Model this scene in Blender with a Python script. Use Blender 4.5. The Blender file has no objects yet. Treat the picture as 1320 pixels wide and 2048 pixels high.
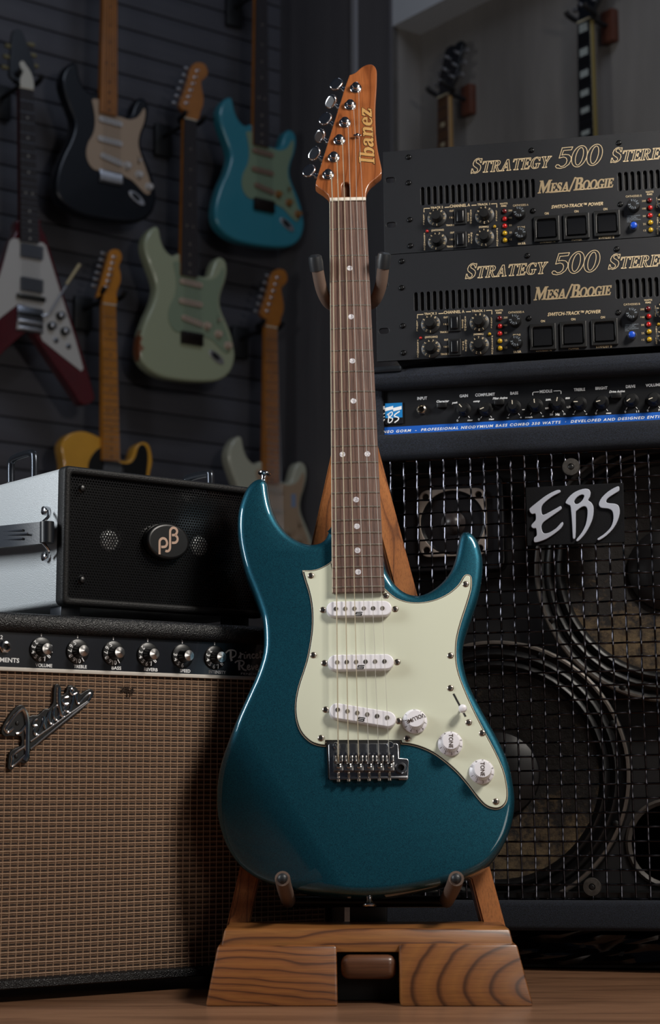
import bpy, bmesh, math, random
from mathutils import Vector, Matrix
random.seed(7)
R = math.radians

# ------------------------------------------------------------------ camera, world, lights, exposure
SC = bpy.context.scene
COL = SC.collection
FPX, CX, CY = 3650.0, 660.0, 1024.0
PITCH = R(8.35)
CAM = Vector((0, 0, .215))
FWD = Vector((0, math.cos(PITCH), math.sin(PITCH)))
UPV = Vector((0, -math.sin(PITCH), math.cos(PITCH)))
cam_d = bpy.data.cameras.new('camera')
cam_d.sensor_fit = 'VERTICAL'
cam_d.sensor_height = 36
cam_d.sensor_width = 24
cam_d.lens = 36 * FPX / 2048
cam_d.clip_start = .05
cam_d.dof.use_dof = True
cam_d.dof.focus_distance = 1.99
cam_d.dof.aperture_fstop = 8.5
cam = bpy.data.objects.new('camera', cam_d)
COL.objects.link(cam)
cam.location = CAM
cam.rotation_euler = (math.pi / 2 + PITCH, 0, 0)
SC.camera = cam

world = bpy.data.worlds.new('world')
SC.world = world
world.use_nodes = True
world.node_tree.nodes['Background'].inputs[0].default_value = (.55, .68, 1, 1)
world.node_tree.nodes['Background'].inputs[1].default_value = .02


def area(name, loc, target, size, size_y, watts, col, spread=math.pi):
    d = bpy.data.lights.new(name, 'AREA')
    d.shape = 'RECTANGLE'
    d.size, d.size_y = size, size_y
    d.energy = watts
    d.color = col
    d.spread = spread
    o = bpy.data.objects.new(name, d)
    COL.objects.link(o)
    o.location = loc
    o.rotation_euler = (Vector(target) - Vector(loc)).to_track_quat('-Z', 'Y').to_euler()
    return o


area('key_softbox', (.88, 1.26, 1.42), (0.0, 1.92, .45), .34, .34, 23, (1, .94, .86))
area('side_softbox', (-1.4, 1.55, 1.0), (-.2, 1.95, .6), .35, .7, 19, (.93, .97, 1))
area('added_fill', (1.0, .55, .5), (0, 1.85, .2), .5, .4, 2.2, (1, .93, .85))  # added low fill to brighten the stand legs, not a known source
area('room_softbox', (.6, 3.2, 3.4), (-.6, 5.2, 1.7), 1.2, .6, 11.5, (.72, .82, 1))
SC.view_settings.view_transform = 'Standard'
SC.view_settings.look = 'None'
SC.view_settings.exposure = 0.0
SC.view_settings.gamma = 1
SC.view_settings.use_curve_mapping = False


# ------------------------------------------------------------------ helpers
def ray(x, y):
    return FWD + Vector(((x - CX) / FPX, 0, 0)) - UPV * ((y - CY) / FPX)


def at_y(x, y, Y):
    d = ray(x, y)
    return CAM + d * (Y / d.y)


class Frame:
    """local axes of a flat-fronted thing: x to its right, y up, z out of its front"""
    def __init__(s, o, yaw=0, tilt=0, roll=0):
        ex = Vector((math.cos(yaw), math.sin(yaw), 0))
        up = Vector((0, 0, 1))
        back = up.cross(ex)
        ey = up * math.cos(tilt) + back * math.sin(tilt)
        ex, ey = ex * math.cos(roll) + ey * math.sin(roll), ey * math.cos(roll) - ex * math.sin(roll)
        ez = ex.cross(ey)
        s.o = Vector(o)
        s.M = Matrix.Translation(s.o) @ Matrix((ex, ey, ez)).transposed().to_4x4()
        s.Mi = s.M.inverted()

    def px(s, x, y, h=0.0):
        o = s.Mi @ CAM
        d = s.Mi.to_3x3() @ ray(x, y)
        t = (h - o.z) / d.z
        return (o.x + d.x * t, o.y + d.y * t)

    def pts(s, l, h=0.0):
        return [s.px(x, y, h) for x, y in l]

    def len(s, a, b, h=0.0):
        p, q = s.px(*a, h), s.px(*b, h)
        return math.hypot(p[0] - q[0], p[1] - q[1])


def crop(x0, y0, k, l):
    return [(x0 + a / k, y0 + b / k) for a, b in l]


def smooth(pts, n=6, closed=True):
    """Catmull-Rom through the points"""
    out = []
    N = len(pts)
    rng = range(N) if closed else range(N - 1)
    for i in rng:
        if closed:
            p = [pts[(i + j - 1) % N] for j in range(4)]
        else:
            p = [pts[max(0, min(N - 1, i + j - 1))] for j in range(4)]
        for k in range(n):
            t = k / n
            a = -.5 * t + t * t - .5 * t ** 3
            b = 1 - 2.5 * t * t + 1.5 * t ** 3
            c = .5 * t + 2 * t * t - 1.5 * t ** 3
            d = -.5 * t * t + .5 * t ** 3
            out.append(tuple(a * p[0][q] + b * p[1][q] + c * p[2][q] + d * p[3][q] for q in range(len(pts[0]))))
    if not closed:
        out.append(tuple(pts[-1]))
    return out


def ellipse(cx, cy, rx, ry=None, n=32, a0=0):
    ry = rx if ry is None else ry
    return [(cx + rx * math.cos(a0 + 2 * math.pi * i / n), cy + ry * math.sin(a0 + 2 * math.pi * i / n)) for i in range(n)]


def rrect(x0, y0, x1, y1, r, n=5):
    out = []
    for cx, cy, a in ((x1 - r, y1 - r, 0), (x0 + r, y1 - r, 90), (x0 + r, y0 + r, 180), (x1 - r, y0 + r, 270)):
        for i in range(n + 1):
            t = R(a + 90 * i / n)
            out.append((cx + r * math.cos(t), cy + r * math.sin(t)))
    return out


def area2(p):
    return sum(p[i][0] * p[(i + 1) % len(p)][1] - p[(i + 1) % len(p)][0] * p[i][1] for i in range(len(p)))


def from_curve(c):
    o = bpy.data.objects.new('tmp', c)
    m = bpy.data.meshes.new_from_object(o)
    v = [tuple(x.co) for x in m.vertices]
    f = [tuple(p.vertices) for p in m.polygons]
    bpy.data.objects.remove(o)
    bpy.data.meshes.remove(m)
    bpy.data.curves.remove(c)
    return v, f


def curve_plate(loops, half, bevel, res=2, offset=0.0):
    c = bpy.data.curves.new('tmp', 'CURVE')
    c.dimensions = '2D'
    c.fill_mode = 'BOTH'
    c.extrude = max(half - bevel, 0)
    c.bevel_depth = bevel
    c.bevel_resolution = res
    c.offset = offset - bevel
    for i, l in enumerate(loops):
        if (area2(l) > 0) != (i == 0):
            l = l[::-1]
        s = c.splines.new('POLY')
        s.points.add(len(l) - 1)
        for k, p in enumerate(l):
            s.points[k].co = (p[0], p[1], 0, 1)
        s.use_cyclic_u = True
    return from_curve(c)


_TXT = {}


def text_mesh(s, shear=0, spacing=1.0, bold=0.0, outline=0.0):
    key = (s, shear, spacing, bold, outline)
    if key not in _TXT:
        c = bpy.data.curves.new('tmp', 'FONT')
        c.body = s
        c.size = 1
        c.shear = shear
        c.space_character = spacing
        c.resolution_u = 3
        c.offset = bold
        if outline:
            c.fill_mode = 'NONE'
            c.bevel_depth = outline
            c.bevel_resolution = 0
        _TXT[key] = from_curve(c)
    return _TXT[key]


CAP = max(p[1] for p in text_mesh('H')[0])


class MB:
    """collects shapes that become one mesh"""
    def __init__(s):
        s.v, s.f = [], []

    def add(s, v, f, M=None):
        n = len(s.v)
        s.v += [tuple(M @ Vector(p)) for p in v] if M else [tuple(p) for p in v]
        s.f += [tuple(i + n for i in q) for q in f]
        return s

    def box(s, x0, x1, y0, y1, z0, z1, b=0.0, seg=2, M=None):
        bm = bmesh.new()
        bmesh.ops.create_cube(bm, size=1)
        for v in bm.verts:
            v.co = Vector(((x0 + x1) / 2 + v.co.x * (x1 - x0), (y0 + y1) / 2 + v.co.y * (y1 - y0), (z0 + z1) / 2 + v.co.z * (z1 - z0)))
        if b:
            bmesh.ops.bevel(bm, geom=bm.edges[:], offset=b, segments=seg, affect='EDGES', profile=.5)
        bm.verts.index_update()
        s.add([v.co.copy() for v in bm.verts], [[v.index for v in f.verts] for f in bm.faces], M)
        bm.free()
        return s

    def hexa(s, q, M=None):
        """eight corners: four at the back, four at the front, same order"""
        return s.add(q, [(3, 2, 1, 0), (4, 5, 6, 7), (0, 1, 5, 4), (1, 2, 6, 5), (2, 3, 7, 6), (3, 0, 4, 7)], M)

    def plate(s, outer, z0, z1, bevel=0.0, holes=(), res=2, offset=0.0, M=None):
        v, f = curve_plate([outer] + list(holes), abs(z1 - z0) / 2, bevel, res, offset)
        zc = (z0 + z1) / 2
        return s.add([(p[0], p[1], p[2] + zc) for p in v], f, M)

    def lathe(s, prof, c=(0, 0, 0), seg=24, M=None, cap=True):
        """profile of (radius, height) about local z"""
        v, f = [], []
        for r, z in prof:
            for i in range(seg):
                a = 2 * math.pi * i / seg
                v.append((c[0] + r * math.cos(a), c[1] + r * math.sin(a), c[2] + z))
        for k in range(len(prof) - 1):
            for i in range(seg):
                j = (i + 1) % seg
                f.append((k * seg + i, k * seg + j, (k + 1) * seg + j, (k + 1) * seg + i))
        if cap:
            f.append(tuple(range(seg))[::-1])
            f.append(tuple((len(prof) - 1) * seg + i for i in range(seg)))
        return s.add(v, f, M)

    def tube(s, pts, r, seg=8, closed=False, cap=True):
        pts = [Vector(p) for p in pts]
        n = len(pts)
        rs = r if isinstance(r, (list, tuple)) else [r] * n
        v, f = [], []
        up = None
        for i, p in enumerate(pts):
            if closed:
                t = pts[(i + 1) % n] - pts[i - 1]
            else:
                t = pts[min(i + 1, n - 1)] - pts[max(i - 1, 0)]
            t.normalize()
            if up is None:
                up = Vector((0, 0, 1)) if abs(t.z) < .9 else Vector((1, 0, 0))
            a = t.cross(up)
            if a.length < 1e-6:
                a = t.orthogonal()
            a.normalize()
            b = a.cross(t)
            up = b
            for k in range(seg):
                q = 2 * math.pi * k / seg
                v.append(p + (a * math.cos(q) + b * math.sin(q)) * rs[i])
        m = n if closed else n - 1
        for i in range(m):
            i2 = (i + 1) % n
            for k in range(seg):
                k2 = (k + 1) % seg
                f.append((i * seg + k, i * seg + k2, i2 * seg + k2, i2 * seg + k))
        if cap and not closed:
            f.append(tuple(range(seg))[::-1])
            f.append(tuple((n - 1) * seg + k for k in range(seg)))
        return s.add(v, f)

    def text(s, fr, txt, a, b, hpx, h, shear=0.0, spacing=1.0, bold=0.0):
        """lettering fitted between two picture points of its baseline, on the plane h above the frame"""
        v, f = text_mesh(txt, shear, spacing, bold)
        x0, x1 = min(p[0] for p in v), max(p[0] for p in v)
        p, q = fr.px(*a, h), fr.px(*b, h)
        w = math.hypot(q[0] - p[0], q[1] - p[1])
        dx, dy = (q[0] - p[0]) / w, (q[1] - p[1]) / w
        kx = w / (x1 - x0)
        ky = fr.len(a, (a[0], a[1] - hpx), h) / CAP
        if abs(dx) < .5:
            ky = fr.len(a, (a[0] - hpx, a[1]), h) / CAP
        return s.add([(p[0] + (t[0] - x0) * kx * dx - t[1] * ky * dy, p[1] + (t[0] - x0) * kx * dy + t[1] * ky * dx, h) for t in v], f)

    def text_at(s, txt, x, y, z, height, ang=0.0, shear=0.0, bold=0.0, sx=1.0):
        """lettering centred on a local point"""
        v, f = text_mesh(txt, shear, 1.0, bold)
        x0, x1 = min(p[0] for p in v), max(p[0] for p in v)
        k = height / CAP
        c, sn = math.cos(ang), math.sin(ang)
        o = []
        for t in v:
            u, w = (t[0] - (x0 + x1) / 2) * k * sx, (t[1] - CAP / 2) * k
            o.append((x + u * c - w * sn, y + u * sn + w * c, z))
        return s.add(o, f)

    def mesh(s, name, m, angle=40):
        me = bpy.data.meshes.new(name)
        me.from_pydata(s.v, [], s.f)
        me.validate()
        me.polygons.foreach_set('use_smooth', [True] * len(me.polygons))
        me.set_sharp_from_angle(angle=R(angle))
        if m:
            me.materials.append(m)
        return me

    def build(s, name, m, parent=None, angle=40, loc=None):
        o = bpy.data.objects.new(name, s.mesh(name, m, angle))
        COL.objects.link(o)
        if parent:
            o.parent = parent
        if loc:
            o.location = loc
        return o


def tag(o, label=None, cat=None, group=None, kind=None):
    for k, v in (('label', label), ('category', cat), ('group', group), ('kind', kind)):
        if v:
            o[k] = v
    return o


def thing(name, M, label, cat, group=None):
    o = bpy.data.objects.new(name, None)
    COL.objects.link(o)
    o.empty_display_size = .05
    o.matrix_world = M if isinstance(M, Matrix) else Matrix.Translation(Vector(M))
    return tag(o, label, cat, group)


def twin(o, parent=None, loc=None):
    c = o.copy()
    COL.objects.link(c)
    c.parent = parent
    if loc:
        c.location = loc
    return c


def part(name, m, parent, mesh=None, loc=(0, 0, 0), rot=None):
    o = bpy.data.objects.new(name, mesh)
    COL.objects.link(o)
    o.parent = parent
    o.location = loc
    if rot:
        o.rotation_euler = rot
    return o


# ------------------------------------------------------------------ materials
def lin(h):
    c = [int(h[i:i + 2], 16) / 255 for i in (0, 2, 4)]
    return [x / 12.92 if x <= .04045 else ((x + .055) / 1.055) ** 2.4 for x in c] + [1]


class Mat:
    def __init__(s, name):
        s.m = bpy.data.materials.new(name)
        s.m.use_nodes = True
        s.t = s.m.node_tree
        s.b = s.t.nodes['Principled BSDF']
        s._co = None

    def n(s, kind, **kw):
        x = s.t.nodes.new(kind)
        for k, v in kw.items():
            if k in x.inputs:
                x.inputs[k].default_value = v
            else:
                setattr(x, k, v)
        return x

    def link(s, a, b):
        s.t.links.new(a, b)

    def co(s, scale=(1, 1, 1), rot=(0, 0, 0)):
        if not s._co:
            s._co = s.n('ShaderNodeTexCoord').outputs['Object']
        mp = s.n('ShaderNodeMapping')
        mp.inputs['Scale'].default_value = scale
        mp.inputs['Rotation'].default_value = rot
        s.link(s._co, mp.inputs['Vector'])
        return mp.outputs[0]

    def noise(s, scale, detail=4, rough=.55, stretch=(1, 1, 1), dist=0.0):
        x = s.n('ShaderNodeTexNoise', Scale=scale, Detail=detail, Roughness=rough, Distortion=dist)
        s.link(s.co(stretch), x.inputs['Vector'])
        return x.outputs['Fac']

    def ramp(s, fac, stops):
        x = s.n('ShaderNodeValToRGB')
        e = x.color_ramp.elements
        while len(e) < len(stops):
            e.new(.5)
        for i, (p, c) in enumerate(stops):
            e[i].position = p
            e[i].color = lin(c) if isinstance(c, str) else c
        s.link(fac, x.inputs[0])
        return x.outputs[0]

    def mix(s, fac, a, b, mode='MIX'):
        x = s.n('ShaderNodeMix', data_type='RGBA', blend_type=mode)
        for sock, v in ((x.inputs[0], fac), (x.inputs[6], a), (x.inputs[7], b)):
            if isinstance(v, str):
                sock.default_value = lin(v)
            elif isinstance(v, (int, float)):
                sock.default_value = v
            else:
                s.link(v, sock)
        return x.outputs[2]

    def bump(s, fac, strength, dist=.001):
        x = s.n('ShaderNodeBump', Strength=strength, Distance=dist)
        s.link(fac, x.inputs['Height'])
        s.link(x.outputs[0], s.b.inputs['Normal'])

    def set(s, **kw):
        for k, v in kw.items():
            k = k.replace('_', ' ')
            sock = s.b.inputs[k]
            if isinstance(v, str):
                sock.default_value = lin(v)
            elif hasattr(v, 'is_output'):
                s.link(v, sock)
            else:
                sock.default_value = v
        return s


def plain(name, col, rough=.5, metal=0.0, coat=0.0, var=0.0, vscale=60, bump=0.0, bscale=400, spec=.5, bdist=.001):
    m = Mat(name)
    m.set(Base_Color=col, Roughness=rough, Metallic=metal, Coat_Weight=coat, Coat_Roughness=.06)
    m.b.inputs['Specular IOR Level'].default_value = spec
    if var:
        c = lin(col)
        d = [x * (1 - var) for x in c[:3]] + [1]
        u = [min(1, x * (1 + var)) for x in c[:3]] + [1]
        m.set(Base_Color=m.ramp(m.noise(vscale), [(.3, d), (.7, u)]))
    if bump:
        m.bump(m.noise(bscale, 2), bump, bdist)
    return m.m


def ringwood(name, dark, mid, light, centre, sx, sz, freq, wob=.012, rough=.42):
    """board sawn across the growth rings: nested loops about a centre (object x, z) plus fine pores along x"""
    m = Mat(name)
    nz = m.n('ShaderNodeTexNoise', Scale=14.0, Detail=3.0, Roughness=.55)
    m.link(m.co((.35, 1, 1)), nz.inputs['Vector'])
    sep = m.n('ShaderNodeSeparateXYZ')
    m.link(m.co(), sep.inputs[0])

    def op(o, a, b=None, c=None):
        x = m.n('ShaderNodeMath', operation=o)
        for i, v in enumerate((a, b, c)):
            if v is None:
                continue
            if isinstance(v, (int, float)):
                x.inputs[i].default_value = v
            else:
                m.link(v, x.inputs[i])
        return x.outputs[0]
    wz = op('MULTIPLY_ADD', nz.outputs['Fac'], wob * 2, -wob)
    dx = op('MULTIPLY', op('ADD', sep.outputs[0], -centre[0]), sx)
    dz = op('MULTIPLY', op('ADD', op('ADD', sep.outputs[2], wz), -centre[1]), sz)
    d = op('SQRT', op('ADD', op('MULTIPLY', dx, dx), op('MULTIPLY', dz, dz)))
    fr = op('FRACT', op('MULTIPLY', d, freq))
    pores = m.noise(700, 3, .7, (.03, 1, 1))
    base = m.ramp(fr, [(0, mid), (.30, light), (.70, mid), (.86, dark), (.91, dark), (1, mid)])
    pc = m.ramp(pores, [(.35, (.5, .5, .5, 1)), (.55, (1, 1, 1, 1))])
    m.set(Base_Color=m.mix(.5, base, pc, 'MULTIPLY'), Roughness=rough, Coat_Weight=.25, Coat_Roughness=.2)
    m.bump(pores, .12, .0006)
    return m.m


def woodmat(name, dark, mid, light, along='x', scale=1.0, rings=26, rough=.42, seed=0.0, coat=.25, grain=.6, dist=6.0):
    """figured wood: cathedral rings stretched along the board plus fine pores"""
    m = Mat(name)
    st = {'x': (.28, 1, 1), 'y': (1, .28, 1), 'z': (1, 1, .28)}[along]
    fi = {'x': (.02, 1, 1), 'y': (1, .02, 1), 'z': (1, 1, .02)}[along]
    co = m._co or m.co(tuple(v * scale for v in st))
    off = m.n('ShaderNodeVectorMath', operation='ADD')
    off.inputs[1].default_value = (seed, seed * 1.7, seed * .6)
    m.link(m.co(tuple(v * scale for v in st)), off.inputs[0])
    nz = m.n('ShaderNodeTexNoise', Scale=dist, Detail=2.0, Roughness=.5)
    m.link(off.outputs[0], nz.inputs['Vector'])
    mul = m.n('ShaderNodeMath', operation='MULTIPLY')
    m.link(nz.outputs['Fac'], mul.inputs[0])
    mul.inputs[1].default_value = rings
    fr = m.n('ShaderNodeMath', operation='FRACT')
    m.link(mul.outputs[0], fr.inputs[0])
    pores = m.noise(900 * scale, 3, .7, fi)
    base = m.ramp(fr.outputs[0], [(0, mid), (.62, light), (.86, mid), (.95, dark), (1, mid)])
    pc = m.ramp(pores, [(.35, (.45, .45, .45, 1)), (.55, (1, 1, 1, 1))])
    m.set(Base_Color=m.mix(grain, base, pc, 'MULTIPLY'), Roughness=rough, Coat_Weight=coat, Coat_Roughness=.15)
    m.bump(pores, .12, .0006)
    return m.m


# ------------------------------------------------------------------ a small serif alphabet for the makers' names
GLYPHS = {
    'T': [.80, [(.02, 1), (.78, 1), (.80, .74), (.74, .74), (.70, .92), (.49, .92), (.49, .06), (.60, .05), (.60, 0), (.20, 0), (.20, .05), (.31, .06), (.31, .92), (.10, .92), (.06, .74), (0, .74)]],
    'E': [.70, [(0, 0), (0, .05), (.1, .06), (.1, .94), (0, .95), (0, 1), (.64, 1), (.66, .76), (.6, .76), (.55, .92), (.28, .92), (.28, .56), (.42, .56), (.45, .66), (.5, .66), (.5, .36), (.45, .36), (.42, .47), (.28, .47), (.28, .08), (.56, .08), (.64, .27), (.7, .27), (.66, 0)]],
    'A': [.90, [(0, 0), (0, .05), (.08, .06), (.38, 1), (.52, 1), (.82, .06), (.9, .05), (.9, 0), (.54, 0), (.54, .05), (.63, .06), (.57, .26), (.27, .26), (.21, .06), (.30, .05), (.30, 0)], [(.30, .35), (.54, .35), (.42, .74)]],
    'Y': [.84, [(0, 1), (.36, 1), (.36, .95), (.27, .94), (.44, .56), (.60, .94), (.52, .95), (.52, 1), (.84, 1), (.84, .95), (.76, .94), (.52, .44), (.52, .06), (.62, .05), (.62, 0), (.23, 0), (.23, .05), (.33, .06), (.33, .44), (.08, .94), (0, .95)]],
    'R': [.84, [(0, 0), (0, .05), (.1, .06), (.1, .94), (0, .95), (0, 1), (.45, 1), (.6, .96), (.68, .87), (.70, .74), (.66, .62), (.55, .53), (.47, .50), (.72, .07), (.84, .05), (.84, 0), (.6, 0), (.33, .47), (.28, .47), (.28, .06), (.38, .05), (.38, 0)], [(.28, .55), (.38, .55), (.48, .6), (.51, .73), (.48, .87), (.39, .92), (.28, .92)]],
    'S': [.63, [(.56, .98), (.56, .70), (.51, .70), (.44, .86), (.33, .93), (.22, .91), (.18, .82), (.23, .72), (.40, .62), (.55, .50), (.61, .34), (.58, .16), (.46, .03), (.30, -.02), (.17, .02), (.10, .04), (.07, 0), (.02, 0), (.02, .31), (.07, .31), (.15, .13), (.28, .06), (.39, .09), (.43, .19), (.38, .30), (.22, .41), (.07, .53), (.02, .68), (.06, .85), (.17, .98), (.31, 1.02), (.42, .98), (.48, .96), (.51, .98)]],
    'G': [.82, [(.74, .97), (.75, .67), (.69, .67), (.62, .83), (.5, .92), (.42, .94), (.30, .88), (.22, .72), (.20, .5), (.23, .26), (.32, .11), (.43, .06), (.52, .09), (.53, .12), (.53, .36), (.44, .38), (.44, .43), (.82, .43), (.82, .38), (.73, .36), (.73, .07), (.58, 0), (.42, -.02), (.24, .03), (.08, .2), (.01, .45), (.02, .6), (.1, .82), (.25, .97), (.42, 1.02), (.55, .99), (.64, .95), (.69, .97)]],
    '5': [.60, [(.12, 1), (.55, 1), (.52, .86), (.2, .86), (.17, .64), (.30, .66), (.46, .62), (.57, .50), (.60, .34), (.54, .15), (.40, .02), (.22, -.02), (.06, .02), (0, .10), (.04, .18), (.12, .17), (.22, .07), (.34, .09), (.42, .20), (.43, .36), (.37, .48), (.25, .54), (.08, .50)]],
    'M': [1.06, [(0, 0), (0, .05), (.09, .06), (.09, .94), (0, .95), (0, 1), (.27, 1), (.53, .38), (.79, 1), (1.06, 1), (1.06, .95), (.97, .94), (.97, .06), (1.06, .05), (1.06, 0), (.69, 0), (.69, .05), (.79, .06), (.79, .72), (.49, 0), (.45, 0), (.16, .72), (.16, .06), (.25, .05), (.25, 0)]],
    'B': [.72, [(0, 0), (0, .05), (.1, .06), (.1, .94), (0, .95), (0, 1), (.46, 1), (.60, .95), (.66, .85), (.66, .68), (.60, .58), (.52, .54), (.65, .48), (.72, .36), (.72, .2), (.64, .06), (.48, 0)], [(.28, .57), (.4, .57), (.47, .64), (.48, .8), (.42, .91), (.28, .92)], [(.28, .08), (.42, .08), (.51, .16), (.52, .36), (.44, .47), (.28, .49)]],
    'I': [.38, [(0, 0), (0, .05), (.1, .06), (.1, .94), (0, .95), (0, 1), (.38, 1), (.38, .95), (.28, .94), (.28, .06), (.38, .05), (.38, 0)]],
    '/': [.40, [(0, -.05), (.10, -.05), (.42, 1.05), (.32, 1.05)]],
    'b': [.68, [(0, .95), (0, 1), (.26, 1), (.26, .60), (.36, .68), (.48, .68), (.62, .58), (.68, .36), (.64, .16), (.52, 0), (.38, -.02), (.28, .03), (.2, -.02), (.08, 0), (.08, .94)], [(.26, .5), (.34, .57), (.44, .52), (.48, .34), (.44, .12), (.34, .06), (.26, .12)]],
    'a': [.64, [(.05, .5), (.06, .62), (.2, .69), (.38, .69), (.52, .62), (.56, .5), (.56, .1), (.64, .1), (.64, .03), (.5, -.02), (.40, .02), (.37, .09), (.24, -.02), (.1, -.01), (.01, .1), (.02, .24), (.12, .34), (.38, .42), (.38, .54), (.30, .62), (.22, .58), (.22, .48), (.12, .44)], [(.38, .35), (.25, .29), (.2, .18), (.26, .09), (.38, .16)]],
    'n': [.72, [(0, .62), (0, .67), (.24, .69), (.26, .58), (.4, .69), (.54, .68), (.64, .56), (.64, .06), (.72, .05), (.72, 0), (.40, 0), (.40, .05), (.46, .06), (.46, .5), (.40, .57), (.27, .48), (.27, .06), (.33, .05), (.33, 0), (.01, 0), (.01, .05), (.09, .06), (.09, .61)]],
    'e': [.60, [(.58, .32), (.2, .32), (.24, .14), (.34, .07), (.46, .09), (.54, .17), (.58, .14), (.5, .03), (.32, -.02), (.14, .04), (.02, .2), (.02, .44), (.12, .61), (.3, .69), (.47, .64), (.57, .5)], [(.2, .4), (.41, .4), (.4, .54), (.31, .63), (.23, .56)]],
    'z': [.56, [(0, 0), (0, .07), (.32, .58), (.17, .58), (.09, .46), (.03, .46), (.06, .67), (.56, .67), (.56, .6), (.24, .08), (.42, .08), (.5, .22), (.56, .22), (.54, 0)]],
}
GLYPHS['O'] = [.86, ellipse(.43, .5, .43, .52, 28), ellipse(.43, .5, .25, .43, 24)]
GLYPHS['0'] = [.62, ellipse(.31, .5, .31, .52, 28), ellipse(.31, .5, .15, .43, 24)]
GLYPH_W = {k: v[0] for k, v in GLYPHS.items()}


def glyph(c):
    return GLYPHS[c][1:]


def serif(fr, txt, a, b, hpx, h, shear=.22, gap=.06, small=.78, big='', outline=0.0, mb=None, ribbon=None, xk=1.0):
    """small-capital serif lettering between two picture points; letters at the indices in big are full height"""
    p, q = Vector(fr.px(*a, h)), Vector(fr.px(*b, h))
    u = (q - p).normalized()
    w = Vector((-u.y, u.x))
    hh = fr.len(a, (a[0], a[1] - hpx), h)
    widths = [(GLYPH_W[c] + gap) * (1 if i in big else small) for i, c in enumerate(txt)]
    k = (q - p).length / (sum(widths) + shear * (1 if len(txt) - 1 in big else small) - gap)
    mb = mb or MB()
    x = 0
    for i, c in enumerate(txt):
        s = 1 if i in big else small
        loops = [[tuple(p + u * ((X * s + x + shear * Y * s) * k) + w * (Y * s * hh)) for X, Y in lp] for lp in glyph(c)]
        if outline:
            for lp in loops:
                n = len(lp)
                for j in range(n):
                    A, B = Vector(lp[j]), Vector(lp[(j + 1) % n])
                    d = B - A
                    if d.length < 1e-7:
                        continue
                    d.normalize()
                    nn = Vector((-d.y, d.x)) * outline / 2
                    A, B = A - d * outline * .4, B + d * outline * .4
                    z = h + .00002 * (j % 3)
                    mb.add([(*(A + nn), z), (*(A - nn), z), (*(B - nn), z), (*(B + nn), z)], [(0, 1, 2, 3)])
        else:
            v, f = curve_plate(loops, .00005, 0, 0, .0003)
            mb.add([(t[0], t[1], h + .0001) for t in v], f)
        x += widths[i]
    return mb
# ------------------------------------------------------------------ shared materials
M_CHROME = plain('chrome', 'd6d8dc', .16, 1)
M_NICKEL = plain('nickel_screw', 'a89c90', .28, 1)
M_STEEL = plain('steel_wire', 'dcd8d0', .42, .85)
M_BLACK = plain('black_plastic', '0b0c0e', .38)
M_BLACKM = plain('black_matte', '08090a', .7)
M_WHITE = plain('white_plastic', 'e6e4ea', .35)
M_CREAMTXT = plain('cream_print', 'cdb894', .6)
M_WHITETXT = plain('white_print', 'eceef0', .6)
M_DARKTXT = plain('dark_print', '3a2a20', .6)
M_INK = plain('black_ink', '0a0a0a', .5)


def screw_mesh(r, m=None, name='screw', h=.0012):
    """domed screw head with a crossed recess"""
    b = MB()
    b.lathe([(r, 0), (r, h * .3), (r * .86, h * .75), (r * .55, h)], seg=14)
    w = r * .14
    me = b.mesh(name, m or M_NICKEL)
    me.materials.append(M_INK)
    b2 = MB().box(-r * .6, r * .6, -w, w, h * .9, h * 1.05).box(-w, w, -r * .6, r * .6, h * .9, h * 1.06)
    n0 = len(me.polygons)
    full = MB()
    full.v, full.f = b.v + b2.v, b.f + [tuple(i + len(b.v) for i in q) for q in b2.f]
    me2 = full.mesh(name, m or M_NICKEL)
    me2.materials.append(M_INK)
    for p in me2.polygons:
        if p.index >= n0:
            p.material_index = 1
    bpy.data.meshes.remove(me)
    return me2


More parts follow.
